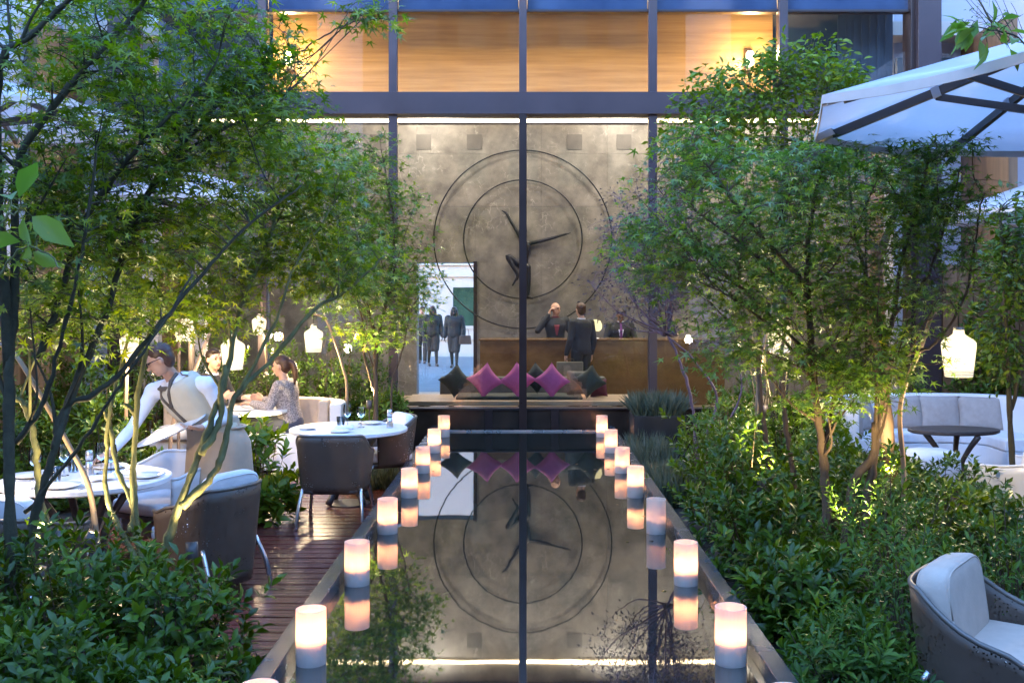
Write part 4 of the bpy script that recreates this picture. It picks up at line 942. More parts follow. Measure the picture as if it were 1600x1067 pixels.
lantern(364, 552, 10.2, 'lantern hanging right of the man in the dark suit', pole=[(262, gy(10.2), 10.2), (270, 660, 10.2), (300, 590, 10.2), (326, 525, 10.2), (345, 500, 10.2), (364, 497, 10.2)], r=.118)
lantern(288, 512, 11.6, 'lantern half hidden by leaves above the waiter', pole=[(279, gy(11.6), 11.6), (279, 640, 11.6), (280, 520, 11.4), (283, 472, 11.4), (288, 468, 11.6)], r=.11)
lantern(202, 540, 9.4, 'lantern left of the waiter, in front of his pole', pole=[(195, gy(9.4), 9.6), (196, 700, 9.6), (200, 540, 9.6), (206, 480, 9.6), (202, 476, 9.4)], r=.085)
lantern(405, 508, 13.0, 'small distant lantern above the seated woman', pole=[(420, gy(13), 13), (418, 600, 13), (414, 520, 13), (408, 470, 13), (405, 465, 13)], r=.09)
lantern(-40, 600, 6.35, 'lantern at the left edge on a bent pole behind the table', pole=[(158, gy(6.0), 6.0), (156, 900, 6.0), (151, 838, 6.0), (138, 758, 6.0), (110, 700, 6.0), (65, 620, 6.0), (28, 560, 6.05), (5, 540, 6.2), (-40, 535, 6.35)], r=.1)
lan = [o for o in bpy.data.objects if o.name.startswith('garden_lantern')][-1]
lan['label'] = 'bent wooden lantern pole leaning left through the maple stems by the near table'
# ground spotlights
def ground_spot(px, py, d, label, aim, e=9, z0=-.1):
    c = at(px, py, d); t = thing('ground_spotlight', label, 'spotlight', (c.x, c.y, z0)); h = max(.05, c.z - z0); aim = Vector(aim).normalized(); q = aim.to_track_quat('Z', 'Y').to_matrix()
    MB().tube([(0, 0, 0), (0, 0, h)], .008, 8).build('spike', M['dark_frame'], t)
    v = MB().lathe([(.022, -.05), (.034, -.04), (.036, .05), (.033, .05), (.030, .036)], n=18, close=False); v.v = [tuple(q @ Vector(k) + Vector((0, 0, h))) for k in v.v]; v.build('housing', M['dark_frame'], t, smooth=True)
    v = MB().lathe([(.030, .034), (.030, .038)], n=18); v.v = [tuple(q @ Vector(k) + Vector((0, 0, h))) for k in v.v]; v.build('lens', M['spot_lens'], t)
    d_ = bpy.data.lights.new('spot', 'SPOT'); d_.energy = e; d_.spot_size = R(95); d_.spot_blend = .8; d_.color = (1, .80, .42); d_.shadow_soft_size = .03
    o = bpy.data.objects.new('lamp_light', d_); link(o, t); o.location = Vector((0, 0, h)) + aim * .06; o.rotation_euler = (-aim).to_track_quat('Z', 'Y').to_euler() if False else aim.to_track_quat('-Z', 'Y').to_euler()
SPOT = 2.0
ground_spot(577, 632, 11.6, 'spotlight glowing in the shrub behind the wine glasses', (0, .15, 1), 5 * SPOT)
ground_spot(96, 842, 5.8, 'left of two spotlights on the ground under the near table', (.1, .15, 1), .6 * SPOT)
ground_spot(141, 843, 5.9, 'right of two spotlights on the ground under the near table', (.35, .1, 1), .6 * SPOT)
ground_spot(1195, 640, 10.9, 'spotlight hidden behind the thin trunks right of the pool', (0, .1, 1), 5 * SPOT)
ground_spot(1380, 760, 7.9, 'spotlight hidden in the shrubs under the big right maple', (.2, .3, 1), 4 * SPOT)
ground_spot(1345, 850, 6.7, 'added unseen spotlight in the shrubs in front of the big right maple', (-.05, .35, 1), 2.6 * SPOT)  # added to light the maple crown warmly from below
ground_spot(1190, 760, 7.9, 'spotlight hidden in the shrubs left of the big right maple', (.0, .1, 1), 3 * SPOT)
ground_spot(60, 900, 5.6, 'spotlight hidden at the left edge under the foreground maple', (.15, -.05, 1), 2.5 * SPOT)
ground_spot(420, 700, 11.3, 'spotlight hidden behind the leafy shrub next to the waiter', (-.3, .2, 1), 3 * SPOT)
ground_spot(300, 860, 5.9, 'spotlight hidden among the leaves under the maple stems', (-.1, .2, 1), .6 * SPOT)

# ------------------------------------------------------------------ parasols
def parasol(label, loc, ze, zh, rad, rz=0., mast=True, n=8):
    t = thing('parasol', label, 'parasol', loc, rz, 'white parasols'); zb = loc[2]; b = MB(); v = [(0, 0, zh - zb)]; f = []
    rings = [.12, .34, .56, .78, 1.0]
    for q, k in enumerate(rings):
        for i in range(n):
            for m_ in range(6):
                a0, a1 = 2 * math.pi * i / n, 2 * math.pi * (i + 1) / n; u = m_ / 6
                p = Vector((math.cos(a0), math.sin(a0), 0)).lerp(Vector((math.cos(a1), math.sin(a1), 0)), u) * rad * k
                z = zh - zb + (ze - zh) * k - .045 * math.sin(math.pi * u) * k * (1 - .3 * k) - .06 * math.sin(math.pi * k)*0
                v.append((p.x, p.y, z))
    W_ = n * 6
    for i in range(W_): f.append((0, 1 + i, 1 + (i + 1) % W_))
    for q in range(len(rings) - 1):
        for i in range(W_): a_ = 1 + q * W_ + i; c_ = 1 + q * W_ + (i + 1) % W_; f.append((a_, a_ + W_, c_ + W_, c_))
    cn = b.add(v, f).build('canopy', M['canvas'], t, smooth=True, solid=.006)
    e = [Vector(v[1 + (len(rings) - 1) * W_ + i]) for i in range(W_)]
    MB().sweep([p for p in e], [(-.004, -.045), (.004, -.045), (.004, .004), (-.004, .004)], True).build('hem', M['canvas_hem'], cn)
    zr = ze - zb - .05
    for i in range(n):
        a = 2 * math.pi * i / n; d = Vector((math.cos(a), math.sin(a), 0)); tip = d * rad * .93 + Vector((0, 0, zh - zb + (ze - zh) * .93 - .05)); hub_ = d * .06 + Vector((0, 0, zh - zb - .05)); mid = hub_.lerp(tip, .58)
        rm = Matrix((d.cross(Vector((0, 0, 1))), (tip - hub_).normalized(), d.cross(Vector((0, 0, 1))).cross((tip - hub_).normalized()))).transposed()
        rb = MB().box((tip + hub_) / 2, (.035, (tip - hub_).length, .055), rm).build('rib', M['dark_frame'], t, bevel=.004)
        MB().box(tip.lerp(hub_, .42) , (.055, .05, .075), rm).build('rib_clip', M['canvas'], rb)
        MB().box(tip + d * .05, (.07, .14, .05), rm, taper=.8).build('tip_pocket', M['canvas_hem'], rb)
        st_ = d * .07 + Vector((0, 0, zr)); q2 = (mid - st_).normalized(); rm2 = Matrix((d.cross(Vector((0, 0, 1))), q2, d.cross(Vector((0, 0, 1))).cross(q2))).transposed()
        MB().box((mid + st_) / 2 - Vector((0, 0, .03)), (.022, (mid - st_).length, .045), rm2).build('strut', M['dark_frame'], t, bevel=.003)
    MB().lathe([(.09, zr - .06), (.09, zr + .05)], n=20).build('runner', M['white_lacquer'], t, smooth=False); MB().lathe([(.07, zh - zb - .12), (.07, zh - zb + .02), (.03, zh - zb + .06)], n=20).build('hub', M['dark_frame'], t)
    MB().tube([(0, 0, 0), (0, 0, zh - zb - .02)], .038, 14).build('mast', M['dark_frame'], t, smooth=True); MB().box((0, 0, .04), (.7, .7, .08)).build('base_plate', M['dark_frame'], t, bevel=.01)
    return t
pc = Vector((3.38, 5.85, DECK)); aA = math.atan2(6.9 - pc.y, 1.97 - pc.x)
parasol('large white parasol jutting in at the upper right corner', pc, 2.90, 3.42, 1.76, aA)
parasol('white parasol behind the right maple, its lower edge near the lantern', (6.1, 11.2, DECK), 2.75, 3.25, 1.55, .3)
parasol('white parasol behind the foreground maple at the upper left edge', (-5.0, 9.3, DECK), 3.45, 3.85, 1.5, .2)
parasol('white parasol showing through the left foliage near the glass wall', (-3.85, 11.9, DECK), 2.92, 3.30, 1.25, .1)

# ------------------------------------------------------------------ waiter and guests
wx, wy = at(338, 0, 8.15).x, 8.15
def wp(px, py, d): q = at(px, py, d); return (q.x - wx, q.y - wy, q.z - DECK)
def waiter_bits(root, P, w, Rm, g):
    # cream waistcoat over the shirt, brown edging, bow tie, long tan apron
    V_ = Blob(); V_.torso(g['pel'], Vector(g['neck']) * .93 + Vector(g['pel']) * .07, g['side'], [(-.06, .196, .152, 0), (.02, .198, .150, 0), (.3, .194, .146, 0), (.7, .218, .162, .01), (.95, .200, .145, .004), (1.02, .13, .105, 0)], g['bend']); V_.build('waistcoat', M['vest_cream'], root, .012, 3)
    for q in (-1, 1): MB().tube([P(1.02, q * .085, .0), P(.99, q * .082, .085), P(.86, q * .055, .152), P(.70, q * .008, .172)], .015, 8).build('waistcoat_edge', M['trim_brown'], root, smooth=True)
    MB().tube([P(.70, 0, .172), P(.5, 0, .162), P(.25, 0, .15)], .016, 8).build('waistcoat_placket', M['trim_brown'], root, smooth=True)
    for q in (-1, 1): MB().tube([P(1.0, q * .10, -.02), P(.97, q * .15, .01), P(.92, q * .19, .0)], .006, 6).build('shoulder_strap', M['trim_brown'], root, smooth=True)
    MB().sq(P(.955, 0, .118), (.055, .014, .018), .8, .8).build('bow_tie', M['trim_brown'], root, smooth=True)
    b = MB(); v = []; f = []; pel = Vector(g['pel']); n, m_ = 36, 12
    for j in range(m_ + 1):
        u = j / m_; z = pel.z + .12 - u * .76; k = .80 + .20 * min(1, u / .25) ** .6 + .20 * u; tp = max(0, 1 - u / .22); sh_ = (P(.17, 0, 0) - pel) * tp
        for i in range(n):
            a = 2 * math.pi * i / n; wob = 1 + .075 * u * math.sin(6 * a + 2 * u) + .03 * u * math.sin(11 * a)
            v.append((pel.x + sh_.x + math.cos(a) * .232 * k * wob, pel.y + sh_.y + math.sin(a) * .195 * k * wob, z))
    for j in range(m_):
        for i in range(n): f.append((j * n + i, j * n + (i + 1) % n, (j + 1) * n + (i + 1) % n, (j + 1) * n + i))
    f.append(tuple(range(n - 1, -1, -1))); b.add(v, f).build('apron', M['apron_tan'], root, smooth=True)
    MB().tube([Vector((pel.x + math.cos(a) * .205, pel.y + math.sin(a) * .172, pel.z + .05)) for a in [2 * math.pi * i / 24 for i in range(25)]], .012, 6).build('apron_band', M['apron_tan'], root, smooth=True)
JW = dict(pel=(0.02, 0, .93), neck=wp(270, 590, 8.03), head=wp(250, 563, 7.93), f=(-1, -.25, -.55), up=(-.35, -.1, 1), side=(-.85, .45, .10),
          sh=(wp(326, 602, 7.95), wp(240, 612, 8.12)), el=(wp(350, 655, 7.98), wp(207, 668, 7.95)), wr=(wp(316, 668, 7.78), wp(172, 708, 7.65)),
          hd=((-1, -.15, .0), (-.8, -.25, -.25)), pm=((0, 0, 1), (0, 0, -1)), curl=(.25, .5),
          hip=((.10, -.03, .92), (-.06, .06, .92)), kn=((.11, -.04, .50), (-.05, .05, .50)), an=((.13, -.02, .09), (-.03, .08, .09)), toe=((.04, -.18, .035), (-.13, -.06, .035)))
person('person', 'waiter in white shirt, cream waistcoat and tan apron bending over the table', (wx, wy, DECK), 0, JW, hairm='hair_brown', top='shirt_white', bottom='apron_tan', glasses=True, vox=.008, extras=waiter_bits, arm=-.010, secs=[(t, rx * .96, ry * .92, fo) for t, rx, ry, fo in ST])
tr = thing('serving_tray', 'flat white serving tray tilted in the waiter\'s hand', 'tray', at(268, 674, 7.85)); 
MB().lathe([(.001, -.004), (.155, -.004), (.185, .008), (.188, .014), (.15, .003), (.001, .003)], n=40, close=False, sx=1.5).build('tray_plate', M['porcelain'], tr, smooth=True); tr.rotation_euler = (R(6), R(-24), R(14))
# woman on the booth sofa, facing left, hands at the table
px0, pd = 448, 11.85; gx = at(px0, 0, pd).x
JS = lambda: dict(pel=(0, -.05, .57), neck=(0, .03, 1.06), head=(0, .07, 1.22), sh=((-.165, .02, 1.0), (.165, .02, 1.0)), el=((-.23, .12, .76), (.23, .12, .76)), wr=((-.15, .36, .80), (.15, .36, .82)),
          hd=((.2, 1, .1), (-.2, 1, .3)), pm=((0, 0, -1), (-1, 0, 0)), hip=((-.09, -.02, .55), (.09, -.02, .55)), kn=((-.10, .42, .56), (.10, .42, .56)), an=((-.10, .40, .10), (.10, .46, .10)), toe=((-.10, .56, .04), (.10, .62, .04)))
jw = JS(); jw['f'] = (0, 1, -.1)
person('person', 'woman with dark ponytail in grey tweed jacket seated on the booth sofa', (gx, pd, DECK), R(78), jw, hairm='hair_brown', top='tweed', bottom='skirt', skirt=True, tail=True, scale=1.0)
jm = JS(); jm['f'] = (.25, 1, 0)
person('person', 'man in dark suit seated behind the waiter, facing the woman', (at(330, 0, 12.2).x, 12.15, DECK), R(-120), jm, shirt='shirt_white', scale=1.05)
# ------------------------------------------------------------------ trees
DENS = 1.08
def stem_tubes(b, stems, n=9):
    S = []
    for pts, r0, r1 in stems:
        W = [list(at(*p)) for p in pts]
        if -.15 < W[0][2] < .36: W = [[W[0][0] * 1.003, W[0][1], -.22]] + W          # root the stem in the soil
        P = smooth_path(W, 7); m_ = len(P)
        P = P + np.sin(np.linspace(0, 9, m_))[:, None] * np.array([.006, .004, 0]) * (1 if m_ > 8 else 0)
        r = r0 + (r1 - r0) * np.linspace(0, 1, m_) ** .8; r = r * (1 + .07 * np.sin(np.linspace(0, 31, m_)) + .09 * RNG.normal(size=m_)); P = P + RNG.normal(size=P.shape) * .0035
        b.tube([Vector(p) for p in P], list(r), n); S += [(*p, q) for p, q in zip(P, r)]
    return np.array(S)
def tree(name, label, stems, crowns, bark, leafm, T, size, per=20, spread=.17, twig=.0055, flat=.40, up=1.1, cat='tree', tintbias=0., limbs=0, bark2=None):
    base = at(*stems[0][0][0]); base.z = -.12; t = thing(name, label, cat, base)
    b = MB(); S = stem_tubes(b, stems)
    S0 = S; ext = []
    for q in range(limbs):                              # long thin limbs fanning up through the crown
        px, py, d, rx, ry, rd, n = crowns[RNG.integers(len(crowns))]; e = np.array(at(px, py, d)) + rdir(1, .6)[0] * np.array([rx * d / FPX, rd, ry * d / FPX]) * .95
        ok = S0[(S0[:, 2] < e[2] - .35)]
        if not len(ok): continue
        dist = np.linalg.norm(ok[:, :3] - e, axis=1) - .5 * (e[2] - ok[:, 2]); j = np.argsort(dist)[RNG.integers(min(10, len(ok)))]; s0 = ok[j, :3]; L = np.linalg.norm(e - s0)
        P = smooth_path([s0, s0 * .6 + e * .4 + RNG.normal(size=3) * .05 * L - np.array([0, 0, .03 * L]), e], 5); r = np.linspace(min(ok[j, 3] * .6, .013), .003, len(P))
        b.tube([Vector(p) for p in P], list(r), 6, False); ext += [(*p, w_) for p, w_ in zip(P[2:], r[2:])]
    if ext: S = np.vstack([S, np.array(ext)])
    b.v = [tuple(Vector(q) - base) for q in b.v]; b.build('trunk', M[bark], t, smooth=True)
    CP = []
    for px, py, d, rx, ry, rd, n in crowns:
        c = np.array(at(px, py, d)); k = d / FPX; n = int(n * DENS); q = rdir(n) * (RNG.random((n, 1)) ** .45); CP.append(c + q * np.array([rx * k, rd, ry * k]))
    CP = np.vstack(CP); g = MB(); LP = []; LD = []; LN = []
    for c in CP:
        dd = S[:, :3] - c; cost = np.linalg.norm(dd, axis=1) + 1.6 * np.maximum(0, S[:, 2] - c[2]) + .02 * RNG.random()
        j = int(np.argmin(cost)); s0 = S[j, :3]; L = np.linalg.norm(c - s0)
        mid = (s0 + c) / 2 + np.array([0, 0, .10 * L]) + RNG.normal(size=3) * .05 * L
        r0 = min(S[j, 3] * .6, twig * (.6 + 1.2 * L))
        g.tube([Vector(p) for p in smooth_path([s0, mid, c], 3)], [r0 + (.0018 - r0) * i / 6 for i in range(7)], 4, False)
        u = norm((c - mid)[None])[0]; m_ = int(per * RNG.uniform(.6, 1.4)); 
        off = rdir(m_) * (RNG.random((m_, 1)) ** .5) * spread * np.array([1, 1, flat]); off[:, 2] -= .25 * spread * (np.linalg.norm(off[:, :2], axis=1) / spread) ** 2
        LP.append(c + off); hd = off * np.array([1, 1, .2]) + u * .05 + RNG.normal(size=(m_, 3)) * .04; hd[:, 2] -= .035; LD.append(hd)
        nn = RNG.normal(size=(m_, 3)) * .55; nn[:, 2] += up; LN.append(nn)
        for _ in range(3):
            e = c + off[RNG.integers(m_)]; g.tube([Vector(c), Vector((c + e) / 2 + np.array([0, 0, .01])), Vector(e)], [.0022, .0018, .0012], 3, False)
    g.v = [tuple(Vector(q) - base) for q in g.v]; g.build('branches', M[bark2 or bark], t)['kind'] = 'stuff'
    LP, LD, LN = np.vstack(LP) - np.array(base), np.vstack(LD), np.vstack(LN); n = len(LP)
    leaves('crown', LP, LD, LN, size * RNG.uniform(.65, 1.25, n), T, M[leafm], t, np.clip(RNG.beta(2, 2.6, n) + tintbias, 0, 1))
    return t
NS = lambda d, *pp: [(x, y, d + k * .0) for k, (x, y) in enumerate(pp)]
tree('maple_tree', 'big foreground maple with dark stems filling the upper left', [
    ([(8, 1040, 5.2), (20, 906, 5.2), (52, 813, 5.2), (86, 700, 5.2), (120, 600, 5.3), (169, 490, 5.4), (202, 367, 5.5), (256, 260, 5.6), (304, 202, 5.7), (354, 148, 5.8), (422, 108, 5.9)], .034, .008),
    ([(12, 1040, 5.0), (14, 780, 5.0), (14, 586, 5.0), (24, 470, 5.0), (30, 263, 4.9), (84, 169, 4.9), (142, 94, 4.9), (209, 20, 5), (240, -30, 5)], .034, .010),
    ([(14, 586, 5), (-5, 300, 4.9), (0, 111, 4.8), (44, 61, 4.8), (108, 0, 4.8), (150, -40, 4.8)], .026, .010),
    ([(84, 700, 5.2), (100, 640, 5.25), (169, 600, 5.3), (256, 502, 5.4), (320, 424, 5.5), (388, 350, 5.6), (470, 290, 5.7)], .020, .006),
    ([(60, 560, 5.2), (90, 470, 5.3), (125, 358, 5.3), (189, 270, 5.3), (236, 209, 5.3), (304, 145, 5.4), (340, 90, 5.4)], .020, .007),
    ([(256, 260, 5.6), (290, 235, 5.65), (364, 196, 5.7), (422, 172, 5.8), (456, 135, 5.8)], .011, .004),
    ([(380, 130, 5.85), (440, 100, 5.9), (500, 62, 6), (560, 32, 6), (612, 30, 6)], .008, .003),
    ([(26, 690, 5.1), (70, 620, 5.1), (110, 480, 5.0), (130, 380, 4.95), (150, 230, 4.9)], .016, .006),
    ([(40, 800, 5.2), (120, 700, 5.15), (190, 600, 5.1), (230, 540, 5.1), (300, 430, 5.2)], .012, .005)],
   [(110, 110, 5.1, 190, 170, .75, 120), (330, 190, 5.7, 170, 120, .6, 120), (60, 350, 5.1, 120, 140, .6, 90), (230, 330, 5.6, 160, 100, .6, 110), (190, -10, 5.2, 240, 70, .7, 55), (400, 110, 5.9, 85, 90, .35, 55), (575, 28, 6, 42, 16, .10, 8), (120, 490, 5.4, 130, 70, .5, 50)],
   'bark_dark', 'maple_leaf', T_MAPLE, .056, per=14, spread=.21, limbs=26)
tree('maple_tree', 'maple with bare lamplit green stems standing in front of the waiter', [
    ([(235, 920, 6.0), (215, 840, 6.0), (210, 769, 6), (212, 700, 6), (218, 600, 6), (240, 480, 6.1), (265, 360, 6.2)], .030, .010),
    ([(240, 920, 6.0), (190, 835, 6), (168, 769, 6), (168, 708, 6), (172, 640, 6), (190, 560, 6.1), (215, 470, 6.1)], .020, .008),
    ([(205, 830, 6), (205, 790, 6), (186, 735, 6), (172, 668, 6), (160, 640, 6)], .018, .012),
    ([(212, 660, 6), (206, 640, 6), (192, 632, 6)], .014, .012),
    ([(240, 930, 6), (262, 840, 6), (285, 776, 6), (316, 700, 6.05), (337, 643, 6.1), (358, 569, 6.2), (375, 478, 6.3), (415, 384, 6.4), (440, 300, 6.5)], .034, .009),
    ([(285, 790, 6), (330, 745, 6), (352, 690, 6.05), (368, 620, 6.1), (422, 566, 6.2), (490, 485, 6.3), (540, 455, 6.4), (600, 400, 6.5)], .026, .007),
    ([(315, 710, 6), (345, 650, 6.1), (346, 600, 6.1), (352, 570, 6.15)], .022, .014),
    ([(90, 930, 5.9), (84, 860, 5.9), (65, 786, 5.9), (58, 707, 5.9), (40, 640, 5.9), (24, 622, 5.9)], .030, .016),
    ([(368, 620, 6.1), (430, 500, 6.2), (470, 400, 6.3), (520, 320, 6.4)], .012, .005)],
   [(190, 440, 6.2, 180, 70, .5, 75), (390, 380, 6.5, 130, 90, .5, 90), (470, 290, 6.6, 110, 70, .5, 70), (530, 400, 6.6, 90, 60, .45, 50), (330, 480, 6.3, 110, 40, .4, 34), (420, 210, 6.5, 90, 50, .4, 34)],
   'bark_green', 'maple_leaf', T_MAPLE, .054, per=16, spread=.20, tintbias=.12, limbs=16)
tree('maple_tree', 'slender maple close to the glass wall, left of the doorway', [
    ([(588, 690, 11.6), (586, 600, 11.6), (588, 540, 11.6), (575, 480, 11.6), (545, 400, 11.5), (520, 320, 11.4), (500, 240, 11.4)], .035, .010),
    ([(586, 560, 11.6), (592, 520, 11.6), (608, 450, 11.6), (615, 360, 11.6), (600, 260, 11.5)], .026, .009),
    ([(584, 610, 11.6), (570, 560, 11.6), (566, 500, 11.6), (545, 440, 11.6)], .02, .008), ([(610, 660, 11.5), (612, 600, 11.5), (625, 560, 11.5), (640, 490, 11.5)], .016, .006)],
   [(545, 440, 11.5, 95, 70, .7, 70), (600, 360, 11.6, 70, 90, .6, 70), (630, 470, 11.6, 50, 50, .5, 30), (545, 260, 11.4, 75, 75, .6, 60), (500, 340, 11.4, 80, 70, .6, 45), (590, 520, 11.5, 60, 24, .4, 20), (655, 420, 11.6, 25, 45, .25, 12)],
   'bark_brown', 'maple_blue', T_MAPLE, .070, per=16, spread=.26, tintbias=.10, limbs=10)
tree('maple_tree', 'large multi-stemmed maple right of the pool', [
    ([(1284, 930, 7.4), (1290, 800, 7.4), (1284, 700, 7.4), (1272, 600, 7.4), (1262, 468, 7.4), (1249, 434, 7.4), (1178, 357, 7.3), (1120, 280, 7.2), (1080, 220, 7.2)], .040, .009),
    ([(1263, 500, 7.4), (1262, 400, 7.5), (1275, 300, 7.5), (1290, 220, 7.5)], .030, .008),
    ([(1312, 920, 7.3), (1322, 820, 7.3), (1335, 752, 7.3), (1366, 700, 7.3), (1374, 586, 7.3), (1384, 539, 7.3), (1397, 492, 7.3), (1410, 400, 7.25), (1440, 300, 7.2), (1450, 230, 7.2)], .038, .009),
    ([(1345, 900, 7.3), (1352, 800, 7.3), (1364, 730, 7.3), (1369, 660, 7.3)], .030, .030),
    ([(1381, 566, 7.3), (1430, 550, 7.25), (1465, 532, 7.2), (1509, 460, 7.2), (1530, 330, 7.2), (1538, 300, 7.2)], .016, .005),
    ([(1384, 540, 7.3), (1350, 420, 7.5), (1330, 320, 7.6), (1325, 250, 7.6)], .020, .007),
    ([(1269, 560, 7.4), (1190, 480, 7.35), (1110, 400, 7.3), (1060, 330, 7.3)], .017, .005), ([(1264, 490, 7.4), (1170, 390, 7.2), (1090, 330, 7.1), (1060, 290, 7.1)], .015, .005),
    ([(1272, 600, 7.4), (1215, 520, 7.3), (1150, 470, 7.2), (1090, 440, 7.2)], .013, .005), ([(1284, 700, 7.4), (1300, 640, 7.4), (1312, 560, 7.4), (1340, 480, 7.4)], .018, .007), ([(1397, 492, 7.3), (1450, 430, 7.2), (1480, 340, 7.2), (1500, 260, 7.2)], .014, .005)],
   [(1140, 320, 7.3, 150, 95, .75, 100), (1320, 320, 7.4, 180, 105, .75, 125), (1450, 320, 7.2, 100, 95, .6, 80), (1230, 430, 7.4, 200, 70, .65, 85), (1390, 455, 7.3, 100, 75, .5, 52), (1070, 400, 7.4, 90, 80, .45, 42), (1330, 575, 7.1, 90, 42, .35, 26), (1290, 250, 7.4, 130, 40, .5, 40), (1500, 420, 7.2, 60, 70, .4, 22), (1160, 480, 7.2, 120, 60, .4, 40), (1300, 520, 7.3, 120, 60, .45, 42), (1405, 540, 7.2, 60, 50, .4, 22), (1010, 370, 7.6, 60, 90, .4, 36), (1110, 240, 7.4, 90, 60, .5, 40), (1440, 235, 7.2, 80, 30, .4, 20), (1180, 550, 7.2, 110, 45, .4, 30), (1370, 590, 7.0, 70, 40, .3, 20), (1290, 610, 7.1, 60, 35, .3, 14)],
   'bark_brown', 'maple_blue', T_MAPLE, .060, per=12, spread=.23, limbs=40)
tree('bole_tree', 'thick straight brown trunk behind the right maple', [([(1392, 790, 8.3), (1388, 700, 8.3), (1382, 600, 8.3), (1374, 480, 8.3), (1364, 380, 8.3)], .072, .04), ([(1366, 420, 8.3), (1400, 330, 8.3), (1420, 250, 8.3)], .04, .012)],
   [(1380, 280, 8.5, 120, 70, .5, 40)], 'bark_brown', 'maple_blue', T_MAPLE, .056, per=16, spread=.2)
tree('thin_tree', 'slim bare trunk left of its twin, right of the pool, warm lit', [([(1202, 740, 9.2), (1196, 680, 9.2), (1187, 600, 9.2), (1182, 500, 9.2), (1165, 380, 9.2)], .036, .012)], [(1160, 370, 9.2, 80, 60, .5, 30)], 'bark_brown', 'maple_blue', T_MAPLE, .058, per=14, spread=.2)
tree('thin_tree', 'slim bare trunk right of its twin, close to the left arm of the curved sofa', [([(1240, 750, 8.9), (1228, 660, 8.9), (1222, 560, 8.9), (1232, 440, 8.9)], .032, .012)], [(1235, 400, 8.9, 70, 60, .5, 26)], 'bark_brown', 'maple_blue', T_MAPLE, .058, per=14, spread=.2)
# purple-stemmed open shrub in front of the desk
pst = [([(1088, 700, 10.3), (1080, 620, 10.3), (1060, 560, 10.3), (1040, 520, 10.3)], .022, .012), ([(1100, 690, 10.3), (1120, 620, 10.3), (1090, 570, 10.3), (1050, 530, 10.3)], .017, .008), ([(1125, 690, 10.2), (1160, 600, 10.2), (1130, 520, 10.2)], .014, .006)]
for k in range(15):
    a = R(100 + k * 7.0 - 25); x1_, y1_ = 1045 + math.cos(a) * random.uniform(70, 130), 515 - abs(math.sin(a)) * random.uniform(70, 190)
    pst.append(([(1042 + random.uniform(-6, 18), 524, 10.3), ((1042 + x1_) / 2 + random.uniform(-14, 14), (520 + y1_) / 2 + 8, 10.3 + random.uniform(-.4, .4)), (x1_, y1_, 10.3 + random.uniform(-.6, .6))], .012, .003))
tree('open_shrub', 'open shrub of purplish bare twigs in front of the reception desk', pst, [(1000, 440, 10.2, 80, 70, .6, 110), (1070, 400, 10.3, 70, 100, .6, 110), (990, 350, 10.2, 55, 60, .4, 50), (1050, 300, 10.3, 60, 60, .4, 40)], 'bark_purple', 'purple_leaf', T_SMALL, .036, per=16, spread=.2, twig=.006, flat=.9, cat='shrub')
# tall upright evergreen with bright leaf tops
ust = []
for k in range(16):
    x0 = 1195 + random.uniform(-30, 30); x1_ = 1200 + (k - 7.5) * 19 + random.uniform(-8, 8); d = 11.2 + random.uniform(-.5, .5)
    ust.append(([(x0, 690, d), (x0 * .6 + x1_ * .4, 450, d), (x1_ * .8 + x0 * .2, 260, d), (x1_, 120 + abs(k - 8) * 12 + random.uniform(-20, 30), d)], .009, .003))
tree('evergreen_shrub', 'tall upright evergreen with bright leaf tips before the upper right panes', ust, [(1270, 115, 11.2, 85, 55, .5, 110), (1160, 150, 11.2, 100, 60, .5, 110), (1095, 220, 11.2, 70, 70, .5, 80), (1320, 190, 11.2, 40, 70, .4, 55), (1210, 240, 11.3, 130, 80, .5, 150)],
   'bark_dark', 'laurel_leaf', T_OV, .085, per=12, spread=.17, flat=1.0, up=.4, cat='shrub', tintbias=.15)
tree('leafy_tree', 'dense glossy shrub at the right edge beyond the lantern', [([(1584, 830, 8.6), (1580, 700, 8.6), (1575, 560, 8.6), (1570, 430, 8.6), (1560, 330, 8.6)], .03, .01), ([(1580, 640, 8.6), (1610, 500, 8.6), (1620, 380, 8.6)], .02, .008)],
   [(1580, 430, 8.6, 45, 70, .4, 70), (1560, 540, 8.7, 40, 60, .4, 50), (1600, 350, 8.5, 35, 60, .4, 40)], 'bark_dark', 'shrub_leaf', T_OV, .07, per=14, spread=.15, flat=1.0, up=.6, tintbias=.15)
tree('leafy_branch_tree', 'bare twiggy tree against the pale wall at the upper right corner', [([(1655, 795, 9.5), (1650, 560, 9.5), (1640, 300, 9.5), (1590, 110, 9.5), (1540, 20, 9.5), (1500, -40, 9.5)], .03, .005)] + [([(1600 + k * 8, 130 - k * 8, 9.5), (1560 + k * 9, 60, 9.5 + k * .05), (1490 + k * 18, -20 + 12 * (k % 3), 9.5)], .006, .002) for k in range(6)],
   [(1550, 30, 9.5, 50, 40, .3, 22)], 'bark_dark', 'laurel_leaf', T_SMALL, .03, per=3, spread=.12, flat=1, up=.4)
tree('leafy_branch', 'near branch with big ovate leaves above the right parasol', [([(1760, 1135, 4.6), (1745, 700, 4.6), (1700, 260, 4.6), (1640, 120, 4.6), (1590, 60, 4.6), (1530, 42, 4.6)], .012, .003)], [(1560, 50, 4.6, 50, 22, .08, 5), (1530, 40, 4.6, 25, 12, .05, 3)], 'bark_dark', 'pale_leaf', T_OV, .12, per=4, spread=.07, flat=1, up=.8, cat='branch')
